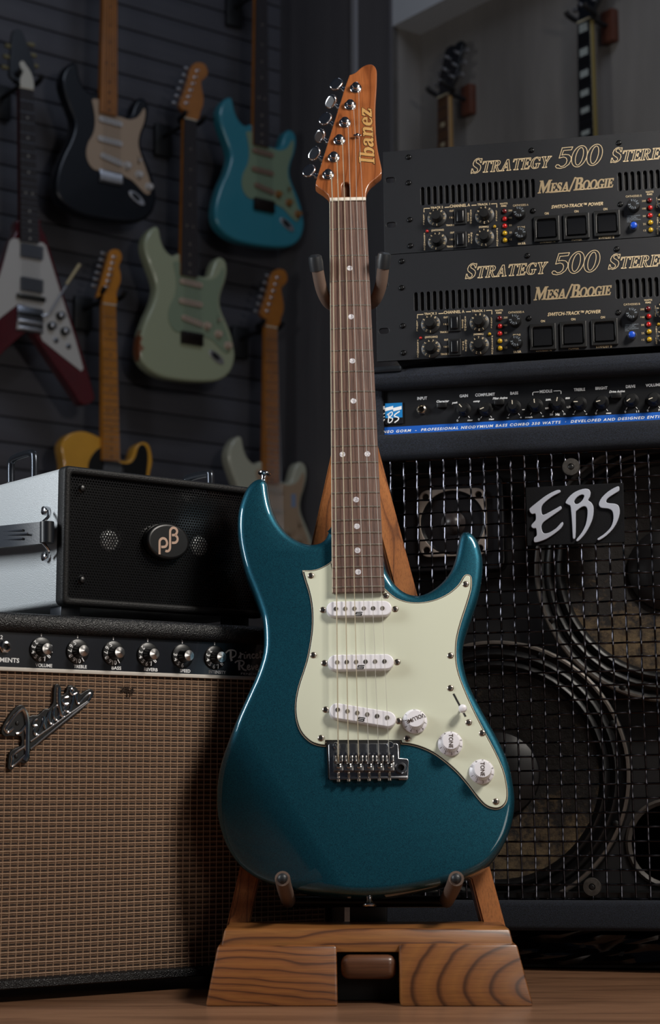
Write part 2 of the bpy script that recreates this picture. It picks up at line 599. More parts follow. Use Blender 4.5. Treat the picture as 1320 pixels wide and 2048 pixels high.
# ------------------------------------------------------------------ the blue guitar
def build_guitar():
    p0 = at_y(717, 1168, 1.93)
    G = Frame(p0, tilt=R(12.5), roll=R(1.2))
    G = Frame(G.M @ Vector((*G.px(738, 1795, -.02), -.02)), tilt=R(12.5), roll=R(1.2))
    # shift so that the body top is the plane z = 0
    G = Frame(G.M @ Vector((0, 0, .02)), tilt=R(12.5), roll=R(1.2))
    g = thing('electric_guitar', G.M, 'metallic teal electric guitar with roasted maple neck standing on the wooden stand', 'guitar')

    # paint: fine metallic flake under clear lacquer
    m = Mat('teal_metallic_lacquer')
    fl = m.n('ShaderNodeTexVoronoi', Scale=1500.0)
    m.link(m.co(), fl.inputs['Vector'])
    col = m.ramp(fl.outputs['Distance'], [(0, '3a909f'), (.22, '0c5263'), (.6, '064254'), (1, '043240')])
    m.set(Base_Color=col, Metallic=.72, Roughness=.46, Coat_Weight=1.0, Coat_Roughness=.035)
    bp = m.n('ShaderNodeBump', Strength=.25, Distance=.0004)
    m.link(m.noise(1600, 1), bp.inputs['Height'])
    m.link(bp.outputs[0], m.b.inputs['Normal'])
    m_body = m.m
    outline = [(522, 962), (510, 965), (496, 978), (485.5, 998.6), (477.8, 1024.5), (475.5, 1051), (476.7, 1081.8), (482.7, 1114.5),
               (492.3, 1150), (504.5, 1180), (516.8, 1212.7), (525, 1240), (528, 1270), (526.5, 1309), (513.3, 1352.7), (495, 1394),
               (477, 1434), (458.8, 1478.8), (444.2, 1515), (435.8, 1546.7), (432, 1583), (433.3, 1620), (440.6, 1654), (454, 1688),
               (475.8, 1719.4), (504.8, 1743.6), (536.4, 1759.4), (577.6, 1772.7), (626, 1783.6), (686.7, 1791), (745, 1792.5),
               (800.6, 1786.5), (861, 1776), (897.6, 1767), (934, 1755), (970, 1736), (994.5, 1710), (1011.5, 1681), (1022.4, 1650),
               (1028, 1616), (1027, 1584), (1017.6, 1534), (1001.8, 1495), (980, 1454), (958, 1415), (938.8, 1376), (928, 1340),
               (924.7, 1306.7), (930, 1277.6), (941, 1243.6), (954.5, 1204.8), (961.8, 1171), (965, 1137), (963, 1112.7), (955.8, 1088.5),
               (946, 1074), (936.4, 1068), (925.5, 1069), (918.9, 1077), (914.5, 1098), (909.7, 1122.4), (900, 1146.7), (883, 1168.5),
               (861, 1185.5), (837, 1194.5), (812.7, 1190), (793, 1175.8), (778.8, 1156), (770, 1137), (764, 1112), (738, 1100), (700, 1086),
               (672, 1066), (661.5, 1057), (652, 1080), (638, 1090.5), (619, 1092.7), (600, 1087), (578, 1073.6), (559, 1051.8),
               (545.5, 1024.5), (538.6, 994.5), (536, 974), (530, 964.5)]
    T = .044
    out = smooth(G.pts(outline, -.012), 3)
    b = MB().plate(out, -T, 0, .0085, res=4)
    # forearm contour: cut the top along lines parallel to the contour edge, then sink what lies beyond it
    bm = bmesh.new()
    vs = [bm.verts.new(p) for p in b.v]
    for f in b.f:
        try:
            bm.faces.new([vs[i] for i in f])
        except ValueError:
            pass
    bmesh.ops.remove_doubles(bm, verts=bm.verts[:], dist=1e-6)
    a1, a2 = Vector(G.px(497, 1465)), Vector(G.px(692, 1770))
    d = (a2 - a1).normalized()
    nrm = Vector((d.y, -d.x))
    if (Vector(G.px(440, 1740)) - a1).dot(nrm) < 0:
        nrm = -nrm
    for k in range(13):
        q = a1 + nrm * (.004 * k + .0006 * k * k)
        bmesh.ops.bisect_plane(bm, geom=bm.verts[:] + bm.edges[:] + bm.faces[:], dist=1e-7, plane_co=(q.x, q.y, 0), plane_no=(nrm.x, nrm.y, 0))
    for v in bm.verts:
        t = (Vector((v.co.x, v.co.y)) - a1).dot(nrm)
        if t > 0:
            dz = 11 * t * t if t < .024 else .00634 + .528 * (t - .024)
            v.co.z -= dz * max(0, min(1, (v.co.z + T) / T))
    bmesh.ops.triangulate(bm, faces=[f for f in bm.faces if len(f.verts) > 4])
    bm.verts.index_update()
    b = MB()
    b.v = [tuple(v.co) for v in bm.verts]
    b.f = [tuple(v.index for v in f.verts) for f in bm.faces]
    bm.free()
    b.build('body', m_body, g, angle=32)

    # scratchplate of three plies
    guard = [(663.5, 1121), (654.5, 1128), (638, 1136.5), (621.8, 1140), (607.5, 1140), (605, 1142.5), (611, 1163.6), (617.7, 1185.5), (622.4, 1210),
             (624, 1236), (622.4, 1267), (615, 1311.5), (606.7, 1340.6), (597, 1369.7), (591, 1398.8), (590, 1425.5), (594.5, 1449.7),
             (604, 1469), (621, 1485), (638, 1491.4), (652, 1493)]
    guard2 = [(802, 1488), (820, 1490), (842, 1496), (866, 1507), (890, 1524), (914.5, 1546), (936.4, 1571.5), (955.8, 1597),
              (970, 1611.5), (984.8, 1618), (999.4, 1617.6), (1011.5, 1608), (1016, 1592), (1014, 1568), (1008, 1541), (997, 1514.5),
              (982.4, 1485.5), (965.5, 1454), (946, 1415), (929, 1376), (919, 1349), (914, 1326), (912.6, 1302), (915, 1275),
              (923, 1243.6), (934, 1209.7), (942.4, 1180.6), (944, 1163.6), (942, 1151.5), (934, 1148), (926.7, 1152.7), (917, 1168.5),
              (897.6, 1185.5), (873, 1197.6), (846.7, 1203.6), (820, 1203.6), (798, 1197.6), (783.6, 1189), (771.5, 1178)]
    gl = smooth(G.pts(guard, .002), 3, False) + G.pts([(653, 1483.5), (801, 1483.5)], .002) + smooth(G.pts(guard2, .002), 3, False) \
        + G.pts([(762, 1168), (672, 1168)], .002)
    mint = plain('mint_plastic', 'cfd2be', .28, spec=.5)
    pg = MB().plate(gl, .0016, .0026, .0005, offset=-.0016).build('pickguard', mint, g)
    MB().plate(gl, .0009, .0017, 0, offset=-.0008).build('black_ply', M_BLACK, pg)
    MB().plate(gl, 0, .001, .0002).build('white_ply', plain('aged_white_ply', 'c9b9a0', .4), pg)
    sm = screw_mesh(.0034)
    for x, y in [(622, 1151), (627, 1310), (642, 1476), (772, 1191.5), (931.5, 1168), (901, 1311), (901, 1376), (937.6, 1444.7), (964.7, 1466),
                 (992, 1603), (814.4, 1477)]:
        px = G.px(x, y, .003)
        part('screw', None, pg, sm, (px[0], px[1], .0025), (0, 0, random.uniform(0, 1.5)))

    # pickups
    pole_m = [plain('pole_dark', '54504c', .45, .8), plain('pole_bright', '9a938a', .35, .9)]
    for k, (la, lb, zt, poles) in enumerate([
            ((668.5, 1217.5), (768, 1216), .0095, [(671.8, 1217.7), (690.5, 1217.6), (708.9, 1217.2), (727.7, 1216.8), (746.4, 1216.6), (765, 1216.4)]),
            ((671.5, 1324.5), (772, 1323), .0098, [(674.5, 1324.5), (693.6, 1324), (712.3, 1323.8), (731.1, 1323.4), (750.2, 1323), (768.9, 1322.8)]),
            ((674.5, 1421.5), (776, 1438), .0105, [(675.4, 1419.4), (695.1, 1422.4), (714.8, 1425.7), (734.5, 1428.9), (754.2, 1432.2), (774.5, 1435.3)])]):
        a, c = Vector(G.px(*la, zt)), Vector(G.px(*lb, zt))
        u = (c - a).normalized()
        w = Vector((-u.y, u.x))
        r = .0083
        lo = []
        for i in range(13):
            t = R(90 + 15 * i)
            lo.append(a + u * r * math.cos(t) + w * r * math.sin(t))
        for i in range(13):
            t = R(-90 + 15 * i)
            lo.append(c + u * r * math.cos(t) + w * r * math.sin(t))
        pk = MB().plate([tuple(q) for q in lo], .0015, zt, .0012).build('pickup', M_WHITE, g)
        hide = MB()
        for i, q in enumerate(poles):
            l = G.px(*q, zt)
            MB().lathe([(.0024, -.003), (.0024, .0003), (.0021, .0007)], (l[0], l[1], zt), 14).build('pole_piece', pole_m[(i + k) % 2 if i != 2 else 1], pk)
        s = MB()
        cx, cy = G.px(*[(717.5, 1227.8), (721.5, 1334.3), (722.3, 1438.5)][k], zt)
        e = .0029
        e = .0030
        q = [(1, 1), (-1, 1), (-1, .0), (1, .0), (1, -1), (-1, -1)]
        o2 = Vector((cx, cy))
        pts2 = [Vector((*(o2 + u * (x + .18 * y) * e + w * y * .0017), zt + .0002)) for x, y in q]
        for i in range(5):
            a3, b3 = pts2[i], pts2[i + 1]
            dd = (b3 - a3).normalized()
            nn = Vector((-dd.y, dd.x, 0)) * .0005
            a3, b3 = a3 - dd * .0005, b3 + dd * .0005
            s.add([a3 + nn, a3 - nn, b3 - nn, b3 + nn], [(0, 1, 2, 3)])
        s.build('logo', M_INK, pk)
        for side, q in ((0, [(646, 1219.5), (649, 1326), (651.5, 1419)][k]), (1, [(790.4, 1218), (794.5, 1324), (797.7, 1441.8)][k])):
            l = G.px(*q, .003)
            part('screw', None, pk, sm, (l[0], l[1], .0024), (0, 0, random.uniform(0, 1.5)))

    # control knobs
    def knob(x, y, word, wang, a0, k0):
        c = G.px(x, y, .006)
        prof = [(.0128, .0026), (.0128, .0048), (.0122, .0056), (.0098, .0072)]
        kb = MB()
        kb.lathe(prof, seg=40, cap=False)
        seg = 72
        v, f = [], []
        rings = [(.0098, .0072), (.0090, .0150), (.0084, .0160), (.0, .0162)]
        for ri, (r, z) in enumerate(rings):
            for i in range(seg):
                a = 2 * math.pi * i / seg
                rr = r * (1 + (.022 if i % 2 else -.01)) if ri < 2 else r
                v.append((rr * math.cos(a), rr * math.sin(a), z))
        for ri in range(3):
            for i in range(seg):
                j = (i + 1) % seg
                f.append((ri * seg + i, ri * seg + j, (ri + 1) * seg + j, (ri + 1) * seg + i))
        kb.add(v, f)
        o = kb.build('control_knob', M_WHITE, g, angle=25, loc=(c[0], c[1], 0))
        tx = MB().text_at(word, 0, 0, .01635, .0040, wang, bold=.02, sx=.92)
        for i in range(1, 11):
            a = R(a0 + 34.0 * (i - k0))
            v3 = MB().text_at(str(i), 0, 0, 0, .0024, a + math.pi / 2)
            tx.add([(p[0] + .0112 * math.cos(a), p[1] + .0112 * math.sin(a), .0068) for p in v3.v], v3.f)
        # numerals lie on the sloping skirt
        tx.v = [p if p[2] > .01 else (p[0], p[1], .0056 + (.0122 - math.hypot(p[0], p[1])) * .667 + .0002) for p in tx.v]
        tx.build('lettering', M_DARKTXT, o)
    knob(829.8, 1442, 'VOLUME', R(202), 245, 4)
    knob(900.7, 1486.5, 'TONE', R(268), 273, 3)
    knob(963.6, 1542.5, 'TONE', R(268), 273, 3)

    # blade switch
    a, c = Vector(G.px(907, 1387.3, .003)), Vector(G.px(931.3, 1433, .003))
    d = (c - a).normalized()
    w = Vector((-d.y, d.x)) * .0009
    sw = MB().plate([tuple(a - w), tuple(c - w), tuple(c + w), tuple(a + w)], .0024, .0029).build('switch_slot', M_INK, g)
    t = G.px(925.8, 1416, .016)
    t0 = a.lerp(c, .62)
    MB().tube([(t0.x, t0.y, .0), (t[0], t[1], .012)], .0011, 6).build('switch_lever', M_BLACK, sw)
    MB().tube([(t[0] - .0004, t[1] - .0008, .008), (t[0], t[1], .010), (t[0], t[1], .0145), (t[0], t[1], .0168), (t[0], t[1], .0178)],
              [.0028, .0040, .0044, .0034, .0012], 16).build('switch_tip', M_WHITE, sw)

    # neck, fingerboard, frets
    HB = .0095
    L0, R0 = G.px(659.8, 402, HB), G.px(731.8, 402, HB)
    L1, R1 = G.px(665.0, 1184, HB), G.px(769.8, 1184, HB)
    nut_y = (L0[1] + R0[1]) / 2
    def edge(y):
        t = (y - L0[1]) / (L1[1] - L0[1])
        return L0[0] + (L1[0] - L0[0]) * t, R0[0] + (R1[0] - R0[0]) * t
    m_fb = Mat('rosewood')
    gr = m_fb.noise(700, 5, .7, (1, .035, 1))
    big = m_fb.noise(160, 2, .5, (1, .03, 1))
    mx = m_fb.mix(.5, gr, big, 'MULTIPLY')
    m_fb.set(Base_Color=m_fb.ramp(mx, [(.12, '1f1412'), (.28, '46302a'), (.42, '664a3e')]), Roughness=.55)
    m_fb.bump(gr, .5, .0005)
    fb = MB()
    rows = 30
    prof = 7
    for i in range(rows + 1):
        y = L0[1] + (L1[1] - L0[1]) * i / rows
        l, r = edge(y)
        for k in range(prof):
            t = k / (prof - 1)
            fb.v.append((l + (r - l) * t, y, HB - .0011 * (2 * t - 1) ** 2))
        fb.v.append((r, y, HB - .006))
        fb.v.append((l, y, HB - .006))
    n = prof + 2
    for i in range(rows):
        for k in range(n):
            k2 = (k + 1) % n
            fb.f.append((i * n + k, (i + 1) * n + k, (i + 1) * n + k2, i * n + k2))
    fb.f.append(tuple(range(n)))
    fb.f.append(tuple(rows * n + k for k in range(n))[::-1])
    fbo = fb.build('fingerboard', m_fb.m, g)
    bd = MB()
    bl = plain('lit_edge_cream', 'e2d8c2', .4)  # pale strip puts the lit left edge of the board into colour
    for s_, (A, B) in ((-1, (L0, L1)),):
        bd.hexa([(A[0] + s_ * .0006, A[1], HB - .0062), (B[0] + s_ * .0006, B[1], HB - .0062), (B[0] - s_ * .0004, B[1], HB - .0062), (A[0] - s_ * .0004, A[1], HB - .0062),
                 (A[0] + s_ * .0006, A[1], HB - .0009), (B[0] + s_ * .0006, B[1], HB - .0009), (B[0] - s_ * .0004, B[1], HB - .0009), (A[0] - s_ * .0004, A[1], HB - .0009)])
        bd.build('lit_edge_strip', bl, fbo)
        bd = MB()
    m_neck = woodmat('roasted_maple', '6b3a1c', '8a4f2a', '9c5d34', 'y', 1.5, 14, .35, 3.3, .4, .45)
    nk = MB()
    for i in range(rows + 1):
        y = L0[1] + (L1[1] + .03 - L0[1]) * i / rows
        l, r = edge(y)
        for k in range(10):
            t = math.pi * k / 9
            nk.v.append(((l + r) / 2 + (r - l) / 2 * math.cos(t), y, HB - .006 - .0155 * math.sin(t) ** .8))
    for i in range(rows):
        for k in range(10):
            k2 = (k + 1) % 10
            nk.f.append((i * 10 + k, i * 10 + k2, (i + 1) * 10 + k2, (i + 1) * 10 + k))
    nk.f += [tuple(range(10))[::-1], tuple(rows * 10 + k for k in range(10))]
    nk.build('neck', m_neck, g)
    SCALE = .6485
    fret_m = plain('fret_wire', 'cfc8bc', .32, .9)
    fys = []
    for k in range(1, 23):
        y = nut_y - SCALE * (1 - 2 ** (-k / 12))
        fys.append(y)
        l, r = edge(y)
        l += .0004
        r -= .0004
        f = MB()
        nseg = 6
        for q in range(nseg + 1):
            t = q / nseg
            x = l + (r - l) * t
            zz = HB - .0011 * (2 * t - 1) ** 2
            for dy, dz in ((-.0011, -.0002), (-.0007, .0007), (0, .0010), (.0007, .0007), (.0011, -.0002)):
                f.v.append((x, y + dy, zz + dz))
        for q in range(nseg):
            for j in range(4):
                f.f.append((q * 5 + j, (q + 1) * 5 + j, (q + 1) * 5 + j + 1, q * 5 + j + 1))
        f.f += [(0, 1, 2, 3, 4), tuple(nseg * 5 + j for j in (4, 3, 2, 1, 0))]
        f.build('fret', fret_m, fbo)
    m_pearl = Mat('pearl_dot')
    m_pearl.set(Base_Color=m_pearl.ramp(m_pearl.noise(500, 3, .5), [(.35, 'a9a4ac'), (.6, 'e8e6ea')]), Roughness=.2, Coat_Weight=.5)
    for k, sides in ((3, (0,)), (5, (0,)), (7, (0,)), (9, (0,)), (12, (-1, 1)), (15, (0,)), (17, (0,)), (19, (0,)), (21, (0,))):
        y = (fys[k - 1] + fys[k - 2]) / 2
        l, r = edge(y)
        for s in sides:
            MB().lathe([(.0032, -.001), (.0032, .00012)], ((l + r) / 2 + s * (r - l) * .268, y, HB - .0011 * (.536 * s) ** 2), 20).build('position_dot', m_pearl.m, fbo)
    MB().box(L0[0], R0[0], nut_y - .0002, nut_y + .0042, HB - .004, HB + .0016, .0006).build('nut', plain('bone', 'd8d0c4', .4), g)

    # headstock
    HZ = HB - .0065
    hs = [(659.5, 399), (656.5, 389.5), (646.7, 381), (634, 372.8), (631, 369), (632, 362), (664, 258), (697.3, 151.5), (699, 149.5), (703.8, 148), (711.7, 144.3),
          (721.5, 135.5), (731.4, 129.8), (741.2, 128), (748, 131), (752.6, 138.4), (753.8, 149), (753, 178.8), (751, 208),
          (750.7, 238), (752, 267.4), (754.5, 293), (759, 316.7), (762.9, 334.4), (763.6, 344), (761.5, 349), (751, 358), (740, 367.5),
          (734.3, 377.7), (732, 389.5), (731.8, 399)]
    P = G.pts(hs, HZ)
    ho = P[:5] + smooth(P[5:8], 4, False)[:-1] + smooth(P[8:], 3, False)
    m_head = woodmat('roasted_maple_head', '6f3a1a', '8d4f28', '9a5a30', 'y', 2.0, 10, .32, 1.3, .5, .5)
    slot = G.pts([(684, 393), (684, 372), (686, 366.5), (690, 364), (695, 364), (698.5, 366.5), (700, 372), (700, 393)], HZ)
    hd = MB().plate(ho, HZ - .0145, HZ, .0012, holes=[slot]).build('headstock', m_head, g)
    MB().plate(G.pts([(682, 394), (682, 362), (702, 362), (702, 394)], HZ), HZ - .010, HZ - .006).build('truss_rod_recess', plain('recess_wood', '6b4630', .7), hd)
    posts = crop(560, 100, 5.077, [(770, 375), (713, 550), (660, 728), (603, 905), (547, 1080), (490, 1257)])
    btn = crop(560, 100, 5.077, [(575, 355), (520, 528), (465, 705), (408, 875), (352, 1057), (298, 1232)])
    rots = [0, .75, .1, .95, .5, .05]
    ptops = []
    for i in range(6):
        c = G.px(*posts[i], HZ + .003)
        tn = MB().lathe([(.0069, 0), (.0069, .0010), (.0060, .0018), (.0050, .0022)], (c[0], c[1], HZ), 24).build('tuner', M_CHROME, g)
        ptops.append(c)
        MB().lathe([(.0046, .002), (.0046, .0036), (.0036, .0042), (.0036, .0052), (.0045, .0058), (.0044, .0070), (.0034, .0078)],
                   (c[0], c[1], HZ), 18).build('string_post', M_CHROME, tn)
        MB().box(c[0] - .0004, c[0] + .0004, c[1] - .0034, c[1] + .0034, HZ + .0068, HZ + .0080).build('post_slot', M_INK, tn)
        e = G.px(*btn[i], HZ - .010)
        b0 = Vector((e[0], e[1], HZ - .010))
        inner = Vector((c[0] - .006, c[1] - .002, HZ - .010))
        ax = (b0 - inner).normalized()
        MB().tube([inner, inner.lerp(b0, .45), b0], [.0022, .0022, .0018], 10).tube([inner.lerp(b0, .40), inner.lerp(b0, .52)], .0036, 12).build('tuner_shaft', M_CHROME, tn)
        # kidney-shaped button
        oval = [(.0058, .0), (.0050, .0048), (.0015, .0076), (-.0030, .0076), (-.0056, .0045), (-.0062, 0), (-.0056, -.0045), (-.0030, -.0076), (.0015, -.0076), (.0050, -.0048)]
        bt = MB().plate(smooth(oval, 3), -.0026, .0026, .0022, res=3)
        X = -ax
        Z0 = Vector((0, 0, 1))
        Y = Z0.cross(X).normalized()
        Z = X.cross(Y)
        rm = Matrix((X, Y, Z)).transposed().to_4x4()
        Mx = Matrix.Translation(b0) @ rm @ Matrix.Rotation(rots[i], 4, 'X')
        bt.v = [tuple(Mx @ (Vector(v) * 1.14)) for v in bt.v]
        bt.build('tuner_button', M_CHROME, tn)
    st = G.px(714.6, 270.4, HZ + .004)
    tr = MB().box(st[0] - .0046, st[0] + .0046, st[1] - .0012, st[1] + .0012, HZ + .003, HZ + .0046, .0006).lathe([(.0018, 0), (.0018, .006), (.001, .0065)], (st[0], st[1], HZ), 12)
    tr.build('string_tree', M_CHROME, hd)

    # maker's name up the headstock
    lt = MB()
    ink = MB()
    a = Vector(G.px(749, 328, HZ))
    c = Vector(G.px(742.5, 217, HZ))
    u = (c - a).normalized()
    w = Vector((-u.y, u.x))
    total = sum(GLYPH_W[q] + .04 for q in 'Ibanez')
    kx = (c - a).length / total
    capm = G.len((749, 320), (719.5, 324), HZ)
    x = 0
    for q in 'Ibanez':
        loops = glyph(q)
        k = capm if q in 'Ib' else capm * .98
        hh = [[tuple(a + u * ((px + x + .14 * py) * kx) + w * (py * k * (1.0 if q == 'I' else .96))) for px, py in lp] for lp in loops]
        v, f = curve_plate(hh, .00008, 0, 0, .00018)
        lt.add([(p[0], p[1], HZ + .00042) for p in v], f)
        v, f = curve_plate(hh, .00008, 0, 0, .0007)
        ink.add([(p[0], p[1], HZ + .00022) for p in v], f)
        x += GLYPH_W[q] + .04
    lt.build('logo', plain('gold_print', 'f2c078', .4), hd)
    ink.build('logo_border', M_INK, hd)

    # strings
    nutx = [664.8, 676.8, 689, 700.8, 713.2, 725.5]
    brx = [676.4, 696.9, 717.2, 737.3, 757.6, 778.3]
    gau = [.00066, .00056, .00044, .00033, .00027, .00024]
    m_w = plain('wound_string', 'd2c6ae', .45, .8)
    ZN, ZS = HB + .0019, .0145
    sy = G.px(727, 1513, ZS)[1]
    for i in range(6):
        nx = G.px(nutx[i], 400, ZN)
        sx = G.px(brx[i], 1513, ZS)
        e = G.px(brx[i] + .6, 1530, .008)
        c = ptops[5 - i]
        pts = [(c[0] + .0035, c[1], HZ + .0048), (nx[0], nut_y + .004, ZN), (nx[0], nut_y, ZN)]
        if i >= 4:
            m_ = (st[0] + (-.0022 if i == 4 else .0022), st[1], HZ + .0026)
            pts.insert(1, m_)
        pts += [(sx[0], sy, ZS), (e[0], e[1], .0065)]
        MB().tube(pts, gau[i], 6).build('string', m_w if i < 3 else M_STEEL, g)

    # bridge
    def bp(x, y, h):
        return G.px(600 + x / 5.077, 1380 + y / 5.077, h)
    zb = .0045
    pl = [bp(*q, zb) for q in [(300, 540), (985, 540), (1000, 560), (1005, 690), (1090, 695), (1105, 715), (1100, 895), (1085, 912), (1010, 912), (985, 890), (310, 912), (296, 900), (288, 560)]]
    m_dkchrome = plain('bridge_chrome', 'a6a8ac', .24, 1)
    br = MB().plate(pl, .001, zb, .0008).build('bridge', m_dkchrome, g)
    # black sheet painting the recess shadow around the plate
    MB().plate([bp(*q, .002) for q in [(275, 520), (1010, 515), (1018, 560), (1012, 720), (285, 900), (270, 560)]], .0001, .0030).build('rout_shadow', M_INK, br)
    # folded rear lip
    q0, q1 = bp(300, 905, zb), bp(1090, 905, zb)
    MB().box(q0[0], q1[0], q0[1] - .0012, q0[1] + .0012, .001, zb + .0024, .0006).build('rear_lip', m_dkchrome, br)
    for x, y in ((368, 565), (915, 558)):
        c = bp(x, y, zb)
        MB().lathe([(.0036, 0), (.0036, .0012), (.0030, .002), (.0016, .002), (.0014, -.001)], (c[0], c[1], zb), 16, cap=False).build('pivot_screw', M_CHROME, br)
    m_sad = plain('saddle_steel', 'b4b2b0', .26, 1)
    for i in range(6):
        cx = 388 + 103.4 * i
        a, c = bp(cx - 48, 700, .009), bp(cx + 48, 700, .009)
        y0, y1, ym = bp(cx, 822, .008)[1], bp(cx, 640, .010)[1], bp(cx, 735, .010)[1]
        x0, x1 = a[0], c[0]
        xm = (x0 + x1) / 2
        sd = MB()
        sd.box(x0, x1, y0, ym, zb + .0002, .0092, .0004)
        sd.box(x0, xm - .0016, ym, y1 - .003, zb + .0002, .0128, .0010)
        sd.box(xm + .0016, x1, ym, y1 - .003, zb + .0002, .0128, .0010)
        sd.box(x0, x1, y1 - .003, y1, zb + .0002, .0112, .0008)
        so = sd.build('saddle', m_sad, br)
        MB().lathe([(.0030, 0), (.0030, .0006), (.0020, .0010), (.0017, .0002)], (xm, (y0 + ym) / 2 + .001, .0092), 14, cap=False).build('string_hole_ring', M_CHROME, br)
        MB().lathe([(.0018, 0), (.0018, .0003)], (xm, (y0 + ym) / 2 + .001, .0092), 12).build('string_hole', M_INK, br)
        for s in (-1, 1):
            MB().lathe([(.0016, -.002), (.0016, .0014), (.0008, .0014), (.0007, .0004)], (xm + s * .0031, y1 - .0015, .0112), 10).build('height_screw', M_CHROME, br)
        yl = q0[1]
        sp = [(xm + .0012 * math.cos(t), y0 - (y0 - yl) * t / (2 * math.pi * 5), .0068 + .0012 * math.sin(t)) for t in [2 * math.pi * 5 * j / 50 for j in range(51)]]
        MB().tube(sp, .00032, 5).build('spring', M_NICKEL, br)
        l = bp(cx + 6, 922, .0065)
        MB().tube([(xm, y0, .0068), (xm, yl - .002, .0068)], .0008, 6).tube([(xm, yl - .0012, .0062), (xm, yl - .0034, .0062), (xm, yl - .0040, .0062)], [.0022, .0020, .0009], 12).build('intonation_screw', M_NICKEL, br)
    c = bp(1025, 790, .008)
    MB().lathe([(.0062, 0), (.0060, .0030), (.0052, .0048), (.0034, .0050), (.0030, .0010)], (c[0], c[1], zb), 24, cap=False).build('arm_socket', m_dkchrome, br)
    MB().lathe([(.0031, .001), (.0031, .0012)], (c[0], c[1], zb), 16).build('socket_hole', M_INK, br)

    # strap buttons
    def strap(x, y, h, up):
        c = G.px(x, y, h)
        Mx = Matrix.Translation((c[0], c[1], h)) @ Vector((0, 0, 1)).rotation_difference(Vector(up)).to_matrix().to_4x4()
        MB().lathe([(.0042, -.002), (.0034, .001), (.0028, .005), (.0040, .008), (.0072, .0095), (.0074, .0108), (.006, .0120)], M=Mx, seg=20).build('strap_button', M_CHROME, g)
    strap(526, 965, -.022, (.18, 1, .05))
    strap(738, 1790, -.022, (0, -1, 0))
    return G, g


# ------------------------------------------------------------------ the room
WALL_A = R(37)
CORNER = Vector((-.16, 5.65, 0))
DA = Vector((math.cos(WALL_A), math.sin(WALL_A), 0))
DB = Vector((math.sin(WALL_A), -math.cos(WALL_A), 0))
NA = DB.copy()                    # the slatted wall faces this way
NB = -DA                          # the wall right of the corner faces this way


def slab(name, a, b, back, z0, z1, thick, m, parent=None):
    """upright wall from a to b, its face on the line a-b, body behind"""
    q = [a + back * thick, b + back * thick, b, a]
    mb = MB()
    mb.hexa([(v.x, v.y, z0) for v in q] + [(v.x, v.y, z1) for v in q])
    return mb.build(name, m, parent)


def build_room():
    m = Mat('floor_wood')
    st = (.35, 3.2, 1)
    a = m.noise(5, 5, .6, st, .8)
    fine = m.noise(140, 4, .6, (.06, 1, 1))
    m.set(Base_Color=m.mix(.35, m.ramp(a, [(.3, '5d412f'), (.5, '856148'), (.62, '694a36'), (.72, '916d52')]), m.ramp(fine, [(.3, '5a4030'), (.7, 'ffffff')]), 'MULTIPLY'),
          Roughness=.36, Coat_Weight=.25, Coat_Roughness=.25)
    fl = MB().box(-3.5, 3.5, -2.0, 7.5, -.05, 0).build('floor', m.m)
    tag(fl, kind='structure')

    # slatted display wall on the left
    m_sl = Mat('slat_panel')
    m_sl.set(Base_Color=m_sl.ramp(m_sl.noise(9, 4, .6, (.15, 1, 1)), [(.3, '424248'), (.7, '535258')]), Roughness=.5)
    m_sl = m_sl.m
    m_gap = plain('slat_groove', '232327', .8)
    FA = Frame(CORNER, WALL_A)
    w = slab('wall_left', CORNER - DA * 4.2, CORNER, -NA, 0, 3.0, .08, m_gap)
    tag(w, kind='structure')
    pitch = .0735
    z_line = (FA.M @ Vector((*FA.px(0, 37), 0))).z
    z = z_line - pitch * int(z_line / pitch)
    me = MB()
    mid = CORNER - DA * 2.1
    slat = MB().box(-2.1, 2.1, .0022, pitch - .0022, 0, .010, .002, 2).mesh('slat', m_sl)
    while z < 2.95:
        o = part('slat', None, w, slat)
        o.matrix_local = Matrix.Translation((mid.x, mid.y, z)) @ FA.M.to_3x3().to_4x4()
        z += pitch

    # plain wall right of the corner, made of upright panels, then the recess under the soffit
    m_pl = Mat('grey_panel')
    m_pl.set(Base_Color=m_pl.ramp(m_pl.noise(6, 4, .6, (1, 1, .12)), [(.3, '48464a'), (.7, '5c5a5c')]), Roughness=.55)
    m_pl = m_pl.m
    m_al = Mat('alcove_panel')
    m_al.set(Base_Color=m_al.ramp(m_al.noise(4, 5, .6, (1, 1, .16)), [(.3, '67635f'), (.7, '8a8580')]), Roughness=.6)
    m_al = m_al.m
    E = CORNER + DB * .577
    wb = slab('wall_back', CORNER, E, DA, 0, 3.0, .02, m_gap)
    tag(wb, kind='structure')
    for a0, a1 in ((.0, .20), (.203, .395), (.42, .577)):
        slab('wall_panel', CORNER + DB * a0 - DA * .010, CORNER + DB * a1 - DA * .010, DA, 0, 3.0, .010, m_pl, wb)
    slab('trim_strip', CORNER + DB * .397 - DA * .018, CORNER + DB * .418 - DA * .018, DA, 0, 3.0, .018, plain('trim_grey', '8a8a8e', .5), wb)
    ws = slab('wall_alcove', E, E + DA * .107, -DB, 0, 2.445, .02, m_al)
    tag(ws, kind='structure')
    A0 = E + DA * .107
    wr = slab('wall_right', A0, A0 + DB * 4.5, DA, 0, 3.0, .08, m_al)
    tag(wr, kind='structure')
    so = MB()
    q = [A0, A0 + DB * 4.5, E + DB * 4.5, E]
    so.hexa([(v.x, v.y, 2.445) for v in q] + [(v.x, v.y, 3.0) for v in q])
    tag(so.build('trim_1', plain('white_soffit', 'b9bcc0', .6)), kind='structure')


